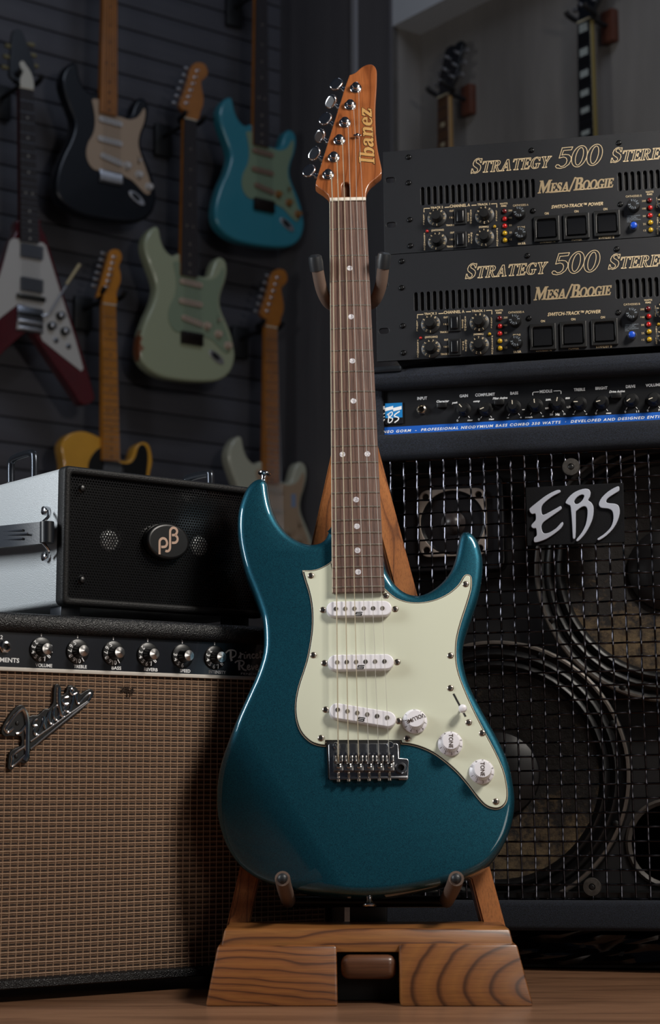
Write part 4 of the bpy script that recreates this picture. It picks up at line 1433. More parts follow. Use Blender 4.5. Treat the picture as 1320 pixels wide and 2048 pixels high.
def build_bass_combo():
    yaw = R(-13)
    d = ray(1100, 1946)
    p = CAM + d * (-CAM.z / d.z)
    F = Frame(Vector((p.x, p.y + .012, 0)), yaw, 0, ROLL)
    xl = F.px(738, 800)[0]
    F = Frame(F.M @ Vector((xl, 0, 0)), yaw, 0, ROLL)
    W_, D_ = .60, .38
    a = thing('bass_combo', F.M, 'large black carpeted bass combo with wire grille and blue stripe under the two rack amplifiers', 'amplifier')
    Y = lambda y, x=1000, h=0: F.px(x, y, h)[1]
    top = F.px(760, 737, .02)[1]
    lip1 = F.px(760, 776, .02)[1]
    pan0 = F.px(760, 872, 0)[1]
    g1 = F.px(1000, 912, 0)[1]
    g0 = F.px(1100, 1800, 0)[1]
    bot = F.px(1100, 1862, .012)[1]
    m = Mat('black_carpet')
    m.set(Base_Color=m.ramp(m.noise(900, 4, .7), [(.35, '06080c'), (.7, '283040')]), Roughness=.95)
    m.bump(m.noise(1400, 3, .7), 1.0, .0015)
    cab = MB()
    cab.box(0, W_, lip1, top, -D_, .022, .012, 4)
    cab.box(0, W_, g1, pan0, -D_, .016, .010, 4)
    cab.box(0, W_, bot, g0, -D_, .012, .006, 3)
    cab.box(0, .018, bot + .005, top - .01, -D_, .006, .005)
    cab.box(W_ - .018, W_, bot + .005, top - .01, -D_, .006, .005)
    cab.box(.01, W_ - .01, bot + .005, top - .01, -D_, -D_ + .014)
    cab.build('cabinet', m.m, a)
    MB().box(.018, W_ - .018, g0 - .004, g1 + .004, -.078, -.064).build('baffle', plain('grey_black_baffle', '161518', .6, var=.2, vscale=8), a)
    MB().box(.018, W_ - .018, g0, g0 + .008, -.05, -.004).build('lower_rail', M_BLACK, a)

    # control panel
    pm = plain('panel_anodised', '15171b', .42, .2, var=.3, vscale=25)
    pn = MB().box(.018, W_ - .018, pan0 - .002, lip1 + .004, -.010, -.0005).build('control_panel', pm, a)
    h = 0.0
    p1 = lambda x, y: (740 + x / 4.4, 760 + y / 4.4)
    p2 = lambda x, y: (1020 + x / 4.4, 740 + y / 4.4)
    s0 = F.px(753.6, 855.8, h)[1]
    s1 = F.px(753.6, 871.2, h)[1]
    sb = MB().box(.0185, W_ - .0185, s1, s0, -.001, .0002).build('blue_stripe', plain('blue_band', '0d58b8', .45), pn)
    MB().text(F, 'EBS NEO GORM  -  PROFESSIONAL NEODYMIUM BASS COMBO 350 WATTS  \u00b7  DEVELOPED AND DESIGNED ENTIRELY', (745, 867.6), (1346, 834.3), 4.9, .0004, .25, 1.28, .025).build('stripe_lettering', M_WHITETXT, sb)
    tx = MB()
    z = .0002
    for s, q, r, hh, sh in [('INPUT', p1(416, 175), p1(502, 171), 5.6, 0), ('Character', p1(585, 198), p1(697, 193), 4.2, .3), ('GAIN', p1(788, 153), p1(862, 149), 5.4, 0), ('peak', p1(722, 208), p1(773, 204), 3.6, .3),
                            ('COMP/LIMIT', p1(926, 145), p1(1100, 136), 5.4, 0), ('comp', p1(910, 195), p1(966, 192), 3.6, .3), ('Filter Active', p1(1080, 172), p1(1210, 164), 4.2, .3), ('BASS', p1(1234, 129), p1(1304, 126), 5.4, 0),
                            ('0', p1(762, 366), p1(777, 365), 4, 0), ('max', p1(858, 361), p1(905, 359), 3.4, .2), ('0', p1(951, 356), p1(966, 355), 4, 0), ('max', p1(1046, 352), p1(1094, 350), 3.4, .2),
                            ('MIDDLE', p2(262, 202), p2(372, 196), 5.4, 0), ('notch', p2(133, 424), p2(197, 421), 3.6, .2), ('200.', p2(313, 270), p2(362, 267), 3.4, .1), ('100', p2(310, 345), p2(342, 343), 3.4, .1),
                            ('800', p2(488, 256), p2(527, 254), 3.4, .1), ('1.5k', p2(500, 334), p2(540, 331), 3.4, .1), ('50', p2(350, 400), p2(377, 399), 3.6, .1), ('Hz', p2(402, 401), p2(438, 399), 4.6, 0), ('3k', p2(468, 395), p2(492, 393), 3.6, .1),
                            ('TREBLE', p2(562, 186), p2(661, 181), 5.4, 0), ('BRIGHT', p2(752, 174), p2(858, 168), 5.4, 0), ('0', p2(750, 390), p2(765, 389), 4, 0), ('max', p2(846, 387), p2(893, 384), 3.4, .2),
                            ('Drive Active', p2(873, 201), p2(1011, 194), 4.2, .3), ('DRIVE', p2(1020, 159), p2(1104, 154), 5.4, 0), ('0', p2(1008, 377), p2(1022, 376), 4, 0), ('11', p2(1112, 374), p2(1136, 372), 4, 0),
                            ('VOLUME', p2(1194, 148), p2(1330, 140), 5.4, 0), ('0', p2(1206, 366), p2(1220, 365), 4, 0), ('10', p2(1308, 360), p2(1334, 358), 4, 0), ('-', p2(108, 358), p2(130, 357), 6, 0),
                            ('-', p2(551, 398), p2(567, 397), 6, 0), ('+', p2(665, 397), p2(681, 396), 4, 0), ('+', p2(282, 416), p2(298, 415), 4, 0), ('+', p2(88, 427), p2(104, 426), 4, 0), ('-', p1(1205, 342), p1(1222, 341), 6, 0)]:
        MB().text(F, s, q, r, hh, z, sh, 1.0, .028).build('lettering', M_WHITETXT, pn)
    for l in ([p2(200, 222), p2(200, 203), p2(208, 195), p2(255, 192)], [p2(383, 185), p2(440, 182), p2(449, 188), p2(449, 210)]):
        ribbon(tx, [F.px(*q, z) for q in l], .0009, z)
    tx.build('bracket_line', M_WHITETXT, pn)
    # knobs
    km = plain('knob_black', '0d0e10', .42)
    pt = plain('knob_pointer', 'cfc8b8', .5)
    for x, y, ang in [(*p1(826, 262), 128), (*p1(1021, 260), 200), (*p1(1266, 238), 92), (*p2(228, 315), 95), (*p2(420, 300), 78), (*p2(612, 298), 178), (*p2(808, 288), 192), (*p2(1068, 270), 215), (*p2(1266, 262), 200)]:
        c = F.px(x, y, 0)
        kn = MB().lathe([(.0088, 0), (.0086, .002), (.0064, .004), (.0060, .0055), (.0058, .0125), (.0052, .0135), (.001, .0137)], seg=32).build('knob', km, a, loc=(c[0], c[1], 0))
        t = R(ang)
        MB().box(.0008, .0056, -.0005, .0005, .0137, .0141, M=Matrix.Rotation(t, 4, 'Z')).build('pointer', pt, kn)
        tk = MB()
        for sg in (-1, 1):
            tk.box(.0095, .0122, -.0003, .0003, .0, .0003, M=Matrix.Rotation(R(-90 + sg * 33), 4, 'Z'))
        tk.build('tick_mark', M_WHITETXT, kn)
    for x, y in (p1(638, 228), p1(1142, 202), p2(938, 232)):
        c = F.px(x, y, 0)
        MB().box(c[0] - .0060, c[0] + .0060, c[1] - .0032, c[1] + .0032, 0, .006, .001).build('push_switch', M_BLACK, a)
    c = F.px(*p1(456, 262), 0)
    jk = MB().lathe([(.0066, 0), (.0066, .002), (.0056, .003), (.0038, .003), (.0036, .001)], (c[0], c[1], 0), 6, cap=False).lathe([(.0054, .002), (.0054, .0042), (.0040, .0052), (.0034, .0044), (.0032, 0)], (c[0], c[1], 0), 24, cap=False)
    jo = jk.build('input_jack', plain('jack_nickel', 'bfb6a8', .22, 1), a)
    MB().lathe([(.0034, .0008), (.0034, .001)], (c[0], c[1], 0), 14).build('jack_hole', M_INK, jo)
    # small maker's plate at the panel's left end
    pl = [F.px(*p1(x, y), .001) for x, y in ((52, 398), (292, 390), (292, 194), (52, 206))]
    x0, y0_, x1, y1_ = max(.0192, F.px(*p1(-60, 400), .001)[0]), pl[0][1], pl[1][0], pl[2][1]
    bd = MB().plate(rrect(x0, y0_, x1, y1_, .001), 0, .0012, .0003).build('panel_badge', plain('badge_dark', '17191d', .3), pn)
    ym = F.px(*p1(180, 335), .001)[1]
    MB().box(x0 + .0006, x1 - .0006, ym, y1_ - .0006, .0012, .0014).build('badge_blue_field', plain('badge_blue', '1b7cc0', .35), bd)
    lg = MB()
    q = lambda l, hh=.0016: [F.px(*p1(x, y), hh) for x, y in l]
    for x in (56, 130, 204):
        v = q([(x, 276), (x + 74, 258), (x + 74, 228), (x, 246)])
        lg.add([(*w, .0016) for w in v], [(0, 1, 2, 3)])
    for l, w in (([(132, 290), (95, 315), (70, 345), (88, 350)], 1), ([(85, 345), (110, 330), (130, 322)], 1), ([(86, 300), (85, 385), (130, 345)], 1.2), ([(160, 375), (165, 300), (150, 310), (190, 280), (195, 305), (170, 330), (198, 338), (190, 365), (165, 378)], 1.1),
                 ([(262, 275), (225, 300), (215, 318), (248, 330), (248, 350), (215, 375)], 1.3)):
        ribbon(lg, smooth(q(l), 4, False), .0011 * w, .0016)
    lg.build('badge_lettering', M_WHITETXT, bd)

    # wire grille: crossing crimped wires, each its own part
    wm = plain('black_wire', '3e3e44', .16, 1)
    sx = sy = .01605
    c0 = F.px(782.7, 1000, 0)[0] % sx
    r0 = F.px(1000, 1797.5, 0)[1]
    nx = int((W_ - .04 - c0) / sx)
    cols = [c0 + i * sx for i in range(-1, nx + 3) if .016 < c0 + i * sx < W_ - .016]
    rows = [r0 + j * sy for j in range(0, 60) if r0 + j * sy < g1 + .002]
    k = 4
    pts = []
    colv = {0: None, 1: None}
    for par in (0, 1):
        pts = []
        n = len(rows) * k
        for t in range(n + 1):
            u = t / k
            pts.append((0, (u - .5) * sy, .0013 * math.cos(math.pi * (u - .5 + par))))
        colv[par] = MB().tube(pts, .00118, 8).mesh('grille_wire', wm)
    for i, x in enumerate(cols):
        part('grille_wire', None, a, colv[i % 2], (x, r0, 0))
    rowv = {}
    for par in (0, 1):
        pts = []
        n = len(cols) * k
        for t in range(n + 1):
            u = t / k
            pts.append(((u - .5) * sx, 0, -.0013 * math.cos(math.pi * (u - .5 + par))))
        rowv[par] = MB().tube(pts, .00118, 8).mesh('grille_wire', wm)
    for j, y in enumerate(rows):
        part('grille_wire', None, a, rowv[j % 2], (cols[0], y, 0))
    # grille washers
    for x, y in ((1142, 934), (1184, 1774)):
        c = F.px(x, y, .004)
        wo = MB().lathe([(.0105, 0), (.0105, .002), (.0098, .0032), (.004, .0036), (.0034, .002)], (c[0], c[1], .0025), 28).build('grille_washer', plain('washer_grey', '4a4744', .5, .6, var=.3, vscale=300), a)
        part('screw', None, wo, screw_mesh(.0034, M_BLACK), (c[0], c[1], .0045))
    # big raised letters on a black plate
    hb = .005
    Bq = lambda l, hh: [F.px(1040 + x / 6, 950 + y / 6, hh) for x, y in l]
    bp = Bq([(66, 150), (1240, 92), (1258, 808), (84, 852)], hb)
    bo = MB().plate(bp[::-1], .0026, hb, .0008).build('maker_badge', plain('badge_plate', '090a0e', .8, bump=.3, bscale=1500, spec=.2), a)
    E_ = [(487, 195), (475, 180), (440, 182), (370, 212), (290, 260), (200, 330), (120, 395), (110, 420), (125, 455), (150, 470), (180, 462), (188, 500), (185, 540), (160, 570), (135, 600), (138, 628), (165, 642), (190, 640), (198, 690), (196, 730),
          (170, 750), (163, 790), (180, 810), (230, 800), (320, 765), (420, 700), (490, 640), (517, 590), (512, 565), (490, 575), (430, 640), (350, 690), (290, 700), (265, 670), (255, 620), (265, 585), (300, 550), (400, 480), (490, 415), (498, 390), (485, 372),
          (450, 390), (360, 440), (280, 478), (258, 450), (255, 390), (275, 350), (330, 300), (400, 250), (470, 215)]
    B_ = [(550, 340), (548, 320), (580, 270), (640, 215), (710, 180), (780, 163), (825, 172), (845, 205), (838, 260), (815, 300), (850, 325), (878, 370), (882, 440), (870, 520), (840, 600), (790, 690), (730, 765), (690, 797), (672, 785), (690, 755), (740, 690),
          (785, 600), (806, 500), (808, 420), (795, 385), (765, 375), (720, 395), (680, 430), (668, 450), (668, 600), (664, 740), (648, 768), (632, 750), (625, 600), (608, 390), (590, 362)]
    Bh = [(650, 325), (655, 300), (690, 260), (735, 236), (765, 240), (768, 262), (745, 305), (705, 340), (670, 348)]
    S_ = [(1190, 145), (1180, 135), (1140, 148), (1060, 195), (985, 265), (948, 330), (950, 370), (980, 395), (1050, 402), (1095, 420), (1115, 455), (1120, 520), (1105, 590), (1070, 650), (1000, 715), (932, 760), (932, 780), (960, 778), (1040, 725), (1120, 640),
          (1170, 550), (1195, 460), (1193, 400), (1175, 360), (1130, 342), (1070, 338), (1035, 325), (1040, 295), (1080, 258), (1150, 215), (1190, 185)]
    lm = plain('light_grey_letters', 'a9aebb', .5)
    for l, hl in ((E_, None), (B_, Bh), (S_, None)):
        MB().plate(smooth(Bq(l, hb + .003), 2), hb, hb + .003, .0006, holes=[smooth(Bq(hl, hb + .003), 2)] if hl else ()).build('raised_letter', lm, bo)

    # drivers behind the wire
    rim = plain('driver_rim', '8f8780', .35, .7)
    rub = plain('rubber_surround', '0c0c0e', .38)
    def cone_mat(cy, r):
        cone = Mat('dusty_cone')
        nz = cone.noise(60, 7, .7)
        sep = cone.n('ShaderNodeSeparateXYZ')
        cone.link(cone.co(), sep.inputs[0])
        mr = cone.n('ShaderNodeMapRange')
        mr.inputs[1].default_value, mr.inputs[2].default_value = cy + r * .05, cy - r * .55
        cone.link(sep.outputs[1], mr.inputs[0])
        ad = cone.n('ShaderNodeMath', operation='MULTIPLY_ADD')
        cone.link(mr.outputs[0], ad.inputs[0])
        ad.inputs[1].default_value = .26
        cone.link(nz, ad.inputs[2])
        cone.set(Base_Color=cone.ramp(ad.outputs[0], [(.62, '221f1e'), (.70, '45392b'), (.86, '66563f')]), Roughness=.9)
        cone.bump(nz, .9, .003)
        return cone.m
    dcap = plain('dust_cap', '121113', .45)

    def woofer(x, y, r, name='woofer'):
        c = F.px(x, y, -.03)
        M0 = (c[0], c[1], -.045)
        wf = MB().lathe([(r, -.019), (r, .012), (r * .985, .0135), (r * .975, .012), (r * .93, .010), (r * .93, -.019)], M0, 72, cap=False).build(name, M_BLACK, a)
        MB().lathe([(r * .995, .0128), (r * .985, .0142), (r * .97, .0142), (r * .965, .0128)], M0, 72, cap=False).build('rim', rim, wf)
        su = MB()
        prof = []
        for q in range(13):
            t = q / 12
            prof.append((r * (.93 - .16 * t), .010 + .006 * abs(math.sin(math.pi * 2 * t))))
        su.lathe(prof, M0, 64, cap=False).build('surround', rub, wf)
        MB().lathe([(r * .77, .010), (r * .5, -.004), (r * .30, -.014)], M0, 64, cap=False).build('cone', cone_mat(c[1], r), wf)
        MB().lathe([(r * .32, -.014), (r * .31, -.006), (r * .24, .001), (r * .12, .005), (.001, .006)], M0, 48, cap=False).build('dust_cap', dcap, wf)
        for i in range(8):
            t = R(22 + 45 * i)
            MB().lathe([(.004, 0), (.004, .003), (.002, .004)], (c[0] + r * .95 * math.cos(t), c[1] + r * .95 * math.sin(t), -.034), 10).build('screw', M_BLACK, wf)
    rr = F.len((1262, 1545), (990, 1545), -.03)
    woofer(990, 1548, rr)
    woofer(1338, 1135, rr)
    # horn tweeter in a square pale frame
    c = F.px(905, 1045, -.03)
    e = F.len((838, 1045), (973, 1045), -.03) / 2
    MB().plate(rrect(c[0] - e * 1.5, c[1] - e * 1.42, c[0] + e * 1.5, c[1] + e * 1.42, .012), -.064, -.036, .002).build('tweeter_flange', plain('flange_black', '131317', .35), a)
    tw = MB().plate(rrect(c[0] - e, c[1] - e, c[0] + e, c[1] + e, e * .28), -.036, -.030, .001, holes=[ellipse(c[0], c[1], e * .95, e * .95, 48)] + [ellipse(c[0] + sx_ * e * .79, c[1] + sy_ * e * .79, e * .10, e * .10, 16) for sx_ in (-1, 1) for sy_ in (-1, 1)]).build('tweeter', plain('tan_frame', '8d8178', .5, .2), a)
    MB().lathe([(e * .95, 0), (e * .8, -.010), (e * .62, -.016), (e * .42, -.018)], (c[0], c[1], -.031), 40, cap=False).build('tweeter_horn', plain('horn_black', '0e0e10', .3), tw)
    MB().lathe([(e * .42, -.018), (e * .38, -.006), (e * .25, .002), (e * .1, .006), (.0005, .0065)], (c[0], c[1], -.031), 32, cap=False).build('tweeter_dome', plain('dome_grey', '3a3434', .35), tw)
    # round port, bottom right
    c = F.px(1340, 1688, -.045)
    pr = MB().lathe([(.052, 0), (.052, .003), (.049, .005), (.045, .002), (.044, -.004)], (c[0], c[1], -.0638), 40, cap=False).build('port', plain('port_ring', '4a4440', .5), a)
    MB().lathe([(.0445, .0003), (.0445, .0006)], (c[0], c[1], -.0638), 36).build('port_hole_shade', plain('port_shade_black', '010101', 1, spec=.0), pr)  # flat black disc paints the darkness inside the port
    # it stands on a low base wrapped in dark shiny plastic
    bz = thing('low_base', F.M, 'low black base wrapped in shiny plastic beneath the carpeted bass combo', 'base')
    MB().box(.01, W_ - .01, .0015, bot - .0008, -D_ + .01, -.030, .003).build('base_block', M_BLACKM, bz)
    wr = MB()
    rn = random.Random(5)
    nx_, ny_ = 26, 8
    for j in range(ny_ + 1):
        for i in range(nx_ + 1):
            wr.v.append((.012 + (W_ - .024) * i / nx_ + rn.uniform(-.003, .003), .006 + (bot - .008) * j / ny_, -.022 + rn.uniform(-.007, .005) + .004 * math.sin(i * .7 + j)))
    for j in range(ny_):
        for i in range(nx_):
            q = j * (nx_ + 1) + i
            wr.f += [(q, q + 1, q + nx_ + 2), (q, q + nx_ + 2, q + nx_ + 1)]
    wr.build('plastic_wrap', plain('dark_plastic_film', '050507', .16), bz, angle=60)
    # metal corner guard at the top left
    MB().box(-.002, .045, top - .006, top + .002, -.05, .024, .003).build('corner_guard', plain('corner_steel', '3c4148', .3, .8), a)
    return F, a, top


# ------------------------------------------------------------------ rack power amplifiers
def build_rack(F, place, label, lead):
    a = thing('rack_amplifier', place.M, label, 'amplifier', 'rack power amplifiers')
    u = lambda x, y: (740 + x / 2.276, 240 + y / 2.276)
    PW, PH = .4826, F.px(766.5, 304)[1]
    pm = Mat('rack_black')
    sp = pm.noise(2500, 2, .5)
    pm.set(Base_Color=pm.ramp(sp, [(.4, '0b0d12'), (.75, '161920')]), Roughness=.48)
    pm.bump(sp, .25, .0004)
    T = .004
    P = lambda x, y, h=0.0: F.px(*u(x, y), h)
    holes = []
    for q in ((93, 273), (97, 477)):
        c = P(*q)
        for xx in (c[0], PW - c[0]):
            holes.append(rrect(xx - .0062, c[1] - .0034, xx + .0062, c[1] + .0034, .0033, 4))
    sl = []
    t0, t1 = P(240, 305)[1], P(240, 388)[1]
    xa, xb = P(240, 345)[0], P(741, 310)[0]
    n = 19
    for i in range(n):
        sl.append(xa + (xb - xa) * i / (n - 1))
    r1 = P(1137, 280)[0]
    stp = (xb - xa) / (n - 1)
    sl += [r1 + stp * i for i in range(13)]
    for x in sl:
        holes.append(rrect(x - .0023, t1, x + .0023, t0, .0022, 4))
    MB().plate([(0, 0), (PW, 0), (PW, PH), (0, PH)], -T, 0, .0004, holes=holes, res=1).build('front_panel', pm.m, a)
    MB().box(.022, PW - .022, .002, PH - .002, -.30, -T - .0002, .001).build('chassis', plain('chassis_black', '101114', .6), a)
    MB().box(.03, PW - .03, t1 - .004, t0 + .004, -T - .004, -T - .0001).build('vent_backing', M_INK, a)
    for q in ((175, 168), (175, 285), (180, 453), (183, 572), (735, 137), (1133, 103), (742, 413), (1140, 383)):
        c = P(*q, .001)
        part('screw', None, a, lead['screw'], (c[0], c[1], 0), (0, 0, random.uniform(0, 1.5)))
    # dials
    def dial(c, a0, side):
        o = MB().lathe([(.0118, 0), (.0118, .0012), (.0112, .0018), (.0072, .0022), (.0066, .004), (.0060, .0120), (.0054, .0130), (.001, .0132)], seg=32).build('dial', lead['km'], a, loc=(c[0], c[1], 0))
        t = MB()
        for i in range(1, 11):
            an = R(a0 - 31 * i)
            t.text_at(str(i), .0094 * math.cos(an), .0094 * math.sin(an), .0023, .0025, an - math.pi / 2, bold=.01)
        t.build('numerals', M_CREAMTXT, o)
    cl, cr = P(305, 445), P(522, 435)
    dl, dr = P(307, 553), P(522, 537)
    off = P(1306, 375)[0] - P(305, 400)[0] + .012
    for c, a0 in ((cl, 300), (cr, 330), (dl, 290), (dr, 310)):
        dial(c, a0, 0)
        if c[0] + off < PW - .03:
            dial((c[0] + off, c[1]), a0 + 20, 1)
    # small rockers
    for q in ((412, 441), (413, 546)):
        c = P(*q)
        o = MB().plate(rrect(c[0] - .0072, c[1] - .0100, c[0] + .0072, c[1] + .0100, .001), 0, .0022, .0006).build('rocker_switch', lead['km'], a)
        MB().box(c[0] - .0045, c[0] + .0045, c[1] - .0075, c[1] + .0078, .0015, .0045, .0016, 3).build('rocker', lead['gloss'], o)
    # lamps
    red, drk, yel = lead['red'], lead['dred'], lead['yel']
    for q, mm, r in [((612, 415), drk, 1), ((613, 450), red, 1), ((613, 482), red, 1), ((613, 515), yel, 1), ((614, 547), yel, 1), ((260, 506), red, .62), ((567, 485), yel, .66),
                     ((1273, 365), drk, 1), ((1275, 399), red, 1), ((1275, 434), red, 1), ((1277, 466), yel, 1), ((1278, 500), yel, 1), ((1319, 433), yel, .62)]:
        c = P(*q, .001)
        r *= .0030
        o = MB().lathe([(r * 1.25, 0), (r * 1.2, .0008), (r, .0009)], (c[0], c[1], 0), 16).build('indicator_lamp', lead['km'], a)
        MB().lathe([(r, .0006), (r * .92, .0018), (r * .6, .0028), (r * .15, .0032)], (c[0], c[1], 0), 14).build('lens', mm, o)
    # fuse caps
    for q in ((680, 424), (686, 519), (1200, 390)):
        c = P(*q, .004)
        o = MB().lathe([(.0078, 0), (.0076, .009), (.0070, .0105), (.001, .0108)], (c[0], c[1], 0), 28).build('fuse_cap', lead['km'], a)
        t = MB()
        for w0 in (100, -80):
            for i, ch in enumerate('FUSE'):
                an = R(w0 - 36 * i + 10)
                t.text_at(ch, c[0] + .0048 * math.cos(an), c[1] + .0048 * math.sin(an), .0110, .0026, an - math.pi / 2)
        t.build('numerals', lead['dim'], o)
    # large rockers
    for q in ((804, 495), (940, 483), (1079, 470)):
        c = P(*q, .002)
        o = MB().plate(rrect(c[0] - .0155, c[1] - .0160, c[0] + .0155, c[1] + .0160, .0012), 0, .0032, .001, holes=[rrect(c[0] - .0118, c[1] - .0120, c[0] + .0118, c[1] + .0120, .0025)]).build('power_switch', lead['km'], a)
        MB().hexa([(c[0] - .0105, c[1] - .0108, 0), (c[0] + .0105, c[1] - .0108, 0), (c[0] + .0105, c[1] + .0108, 0), (c[0] - .0105, c[1] + .0108, 0),
                   (c[0] - .0105, c[1] - .0108, .0052), (c[0] + .0105, c[1] - .0108, .0052), (c[0] + .0105, c[1] + .0085, .0018), (c[0] - .0105, c[1] + .0085, .0018)]).build('rocker', lead['gloss'], o)
    c = P(1201, 482, .004)
    o = MB().lathe([(.0052, 0), (.0052, .004), (.0046, .0052), (.0038, .0052)], (c[0], c[1], 0), 22, cap=False).build('push_button', M_CHROME, a)
    MB().lathe([(.0038, .001), (.0038, .0082), (.0030, .0090), (.001, .0092)], (c[0], c[1], 0), 20).build('button_cap', lead['blue'], o)
    # lettering
    z = .0004
    t = MB()
    ol = F.len((1000, 300), (1001.15, 300))
    serif(F, 'STRATEGY', u(458, 243), u(828, 214), 28.5, z, .25, .05, .76, (0,), ol, t)
    serif(F, '500', u(842, 221), u(1072, 200), 40, z, .22, .0, 1, (0, 1, 2), ol, t)
    serif(F, 'STEREO', u(1094, 194), u(1378, 172), 28.5, z, .25, .05, .76, (0,), ol, t)
    t.build('outlined_name', M_CREAMTXT, a)
    t = serif(F, 'MESA/BOOGIE', u(764, 334), u(1113, 305), 24.5, z, .25, .03, .72, (0, 4, 5))
    for l in (((818, 330), (908, 322)), ((930, 319), (1104, 305))):
        ribbon(t, [P(*q, z) for q in l], .0010, z)
    t.build('maker_name', M_CREAMTXT, a)
    t = MB()
    v1 = lambda x, y: (820 + x / 5.28, 380 + y / 5.28)
    v2 = lambda x, y: (1060 + x / 5.077, 360 + y / 5.077)
    for s, q, r, hh, sh, bo in [('TRACK 2', v1(218, 200), v1(348, 191), 4, 0, .02), ('CHANNEL A', v1(421, 186), v1(634, 172), 5.4, 0, .015), ('TRACK 1', v1(710, 165), v1(843, 158), 4, 0, .02), ('WATTS', v1(948, 155), v1(1030, 150), 3.2, 0, .02), ('RMS', v1(962, 178), v1(1018, 176), 3.2, 0, .02),
                                ('CATHODES A', v1(1087, 175), v1(1250, 165), 3.8, 0, .0), ('MAINS', v1(1136, 403), v1(1214, 399), 3.6, 0, 0), ('8A S.B.', v1(1140, 577), v1(1222, 571), 3.8, 0, .02), ('200', v1(1037, 226), v1(1078, 224), 3.4, 0, 0), ('100', v1(1040, 304), v1(1076, 302), 3.4, 0, 0),
                                ('50', v1(1046, 382), v1(1074, 380), 3.4, 0, 0), ('25', v1(1048, 458), v1(1076, 456), 3.4, 0, 0), ('12', v1(1052, 532), v1(1076, 530), 3.4, 0, 0), ('OUT', v1(418, 231), v1(462, 228), 3.2, 0, .02), ('1 & 2', v1(418, 299), v1(465, 297), 3.0, 0, .02), ('TRACK 2', v1(380, 382), v1(466, 378), 3.2, 0, .02),
                                ('(SWITCHING)', v1(226, 436), v1(357, 428), 3.2, 0, .02), ('(NORMAL)', v1(728, 400), v1(830, 394), 3.2, 0, .02), ('OUT', v1(424, 460), v1(466, 458), 3.2, 0, .02), ('1 & 2', v1(422, 530), v1(468, 528), 3.0, 0, .02), ('TRACK 2', v1(388, 607), v1(472, 603), 3.2, 0, .02),
                                ('SWITCH-TRACK\u2122 POWER', v2(216, 290), v2(742, 254), 6.2, .3, .02), ('ON', v2(149, 352), v2(190, 350), 4.4, 0, .015), ('ON', v2(450, 330), v2(492, 328), 4.4, 0, .015), ('ON', v2(744, 308), v2(786, 305), 4.4, 0, .015),
                                ('STANDBY A', v2(102, 642), v2(258, 632), 4.4, 0, .015), ('POWER', v2(426, 618), v2(528, 613), 4.4, 0, .015), ('STANDBY B', v2(698, 598), v2(855, 590), 4.4, 0, .015), ('CATHODES B', v2(972, 178), v2(1134, 168), 3.8, 0, 0), ('WATTS', v2(1174, 131), v2(1254, 127), 3.2, 0, .02), ('RMS', v2(1188, 154), v2(1242, 152), 3.2, 0, .02),
                                ('200', v2(1136, 222), v2(1176, 220), 3.4, 0, 0), ('100', v2(1140, 299), v2(1178, 297), 3.4, 0, 0), ('50', v2(1146, 376), v2(1174, 374), 3.4, 0, 0), ('25', v2(1148, 457), v2(1176, 455), 3.4, 0, 0), ('12', v2(1152, 522), v2(1178, 520), 3.4, 0, 0)]:
        MB().text(F, s, q, r, hh, z, sh, 1.0, bo).build('lettering', M_CREAMTXT, a)
    for s, q, st_ in (('LEVEL', v1(146, 265), 22.5), ('PRESENCE', v1(154, 462), 23), ('DEEP', v1(615, 250), 24), ('EXTEND', v1(643, 218), 25), ('HALF', v1(621, 472), 24), ('DRIVE', v1(650, 458), 24), ('LEVEL', v1(914, 222), 23), ('PRESENCE', v1(922, 412), 24), ('LEVEL', v2(1290, 185), 22), ('PRESENCE', v2(1298, 385), 23)):
        t2 = MB()
        for i, ch in enumerate(s):
            c = F.px(q[0], q[1] + i * st_ / 5.2, z)
            t2.text_at(ch, c[0], c[1], z, .0021, bold=.02)
        t2.build('lettering', M_CREAMTXT, a)
    for l in ([v1(148, 235), v1(148, 196), v1(210, 193)], [v1(366, 184), v1(418, 180)], [v1(650, 162), v1(702, 159)], [v1(858, 147), v1(916, 143), v1(917, 184)]):
        ribbon(t, [F.px(*q, z) for q in l], .0009, z)
    t.build('bracket_line', M_CREAMTXT, a)
    t = MB()
    for i in range(5):
        q, r = v2(985, 372 + 14.5 * i), v2([1118, 1078, 1095, 1122, 1025][i], [362, 380, 392, 404, 428][i])
        t.text(F, ['WARNING: TO REDUCE', 'RISK OF FIRE', 'REPLACE ONLY WITH', 'SAME TYPE AND RATING', 'OF FUSE'][i], q, r, 1.6, z)
    t.build('fine_print', lead['dim'], a)
    return a


def build_racks(top_world):
    yaw = R(-11)
    lead = dict(screw=screw_mesh(.0034, plain('rack_screw', '17181a', .25, .8), h=.0016), km=plain('dial_black', '0b0c0e', .45), gloss=plain('switch_black', '0e0f12', .3),
                red=plain('red_lens', 'b01512', .2, coat=.5), dred=plain('dark_red_lens', '5a0c10', .2, coat=.5), yel=plain('yellow_lens', 'b08a10', .2, coat=.5), blue=plain('blue_button', '1448b8', .35), dim=plain('dim_print', '8d97a2', .6))
    # upper unit sits a little further back
    k = at_y(769, 509, 2.165)
    FU = Frame(k, yaw, 0, ROLL)
    build_rack(FU, FU, 'black rack power amplifier with outlined cream name, topmost of the right stack', lead)
    k2 = at_y(754, 723, 2.135)
    FL = Frame(k2, yaw, 0, ROLL)
    build_rack(FU, FL, 'black rack power amplifier directly on the carpeted bass combo, below the topmost one', lead)


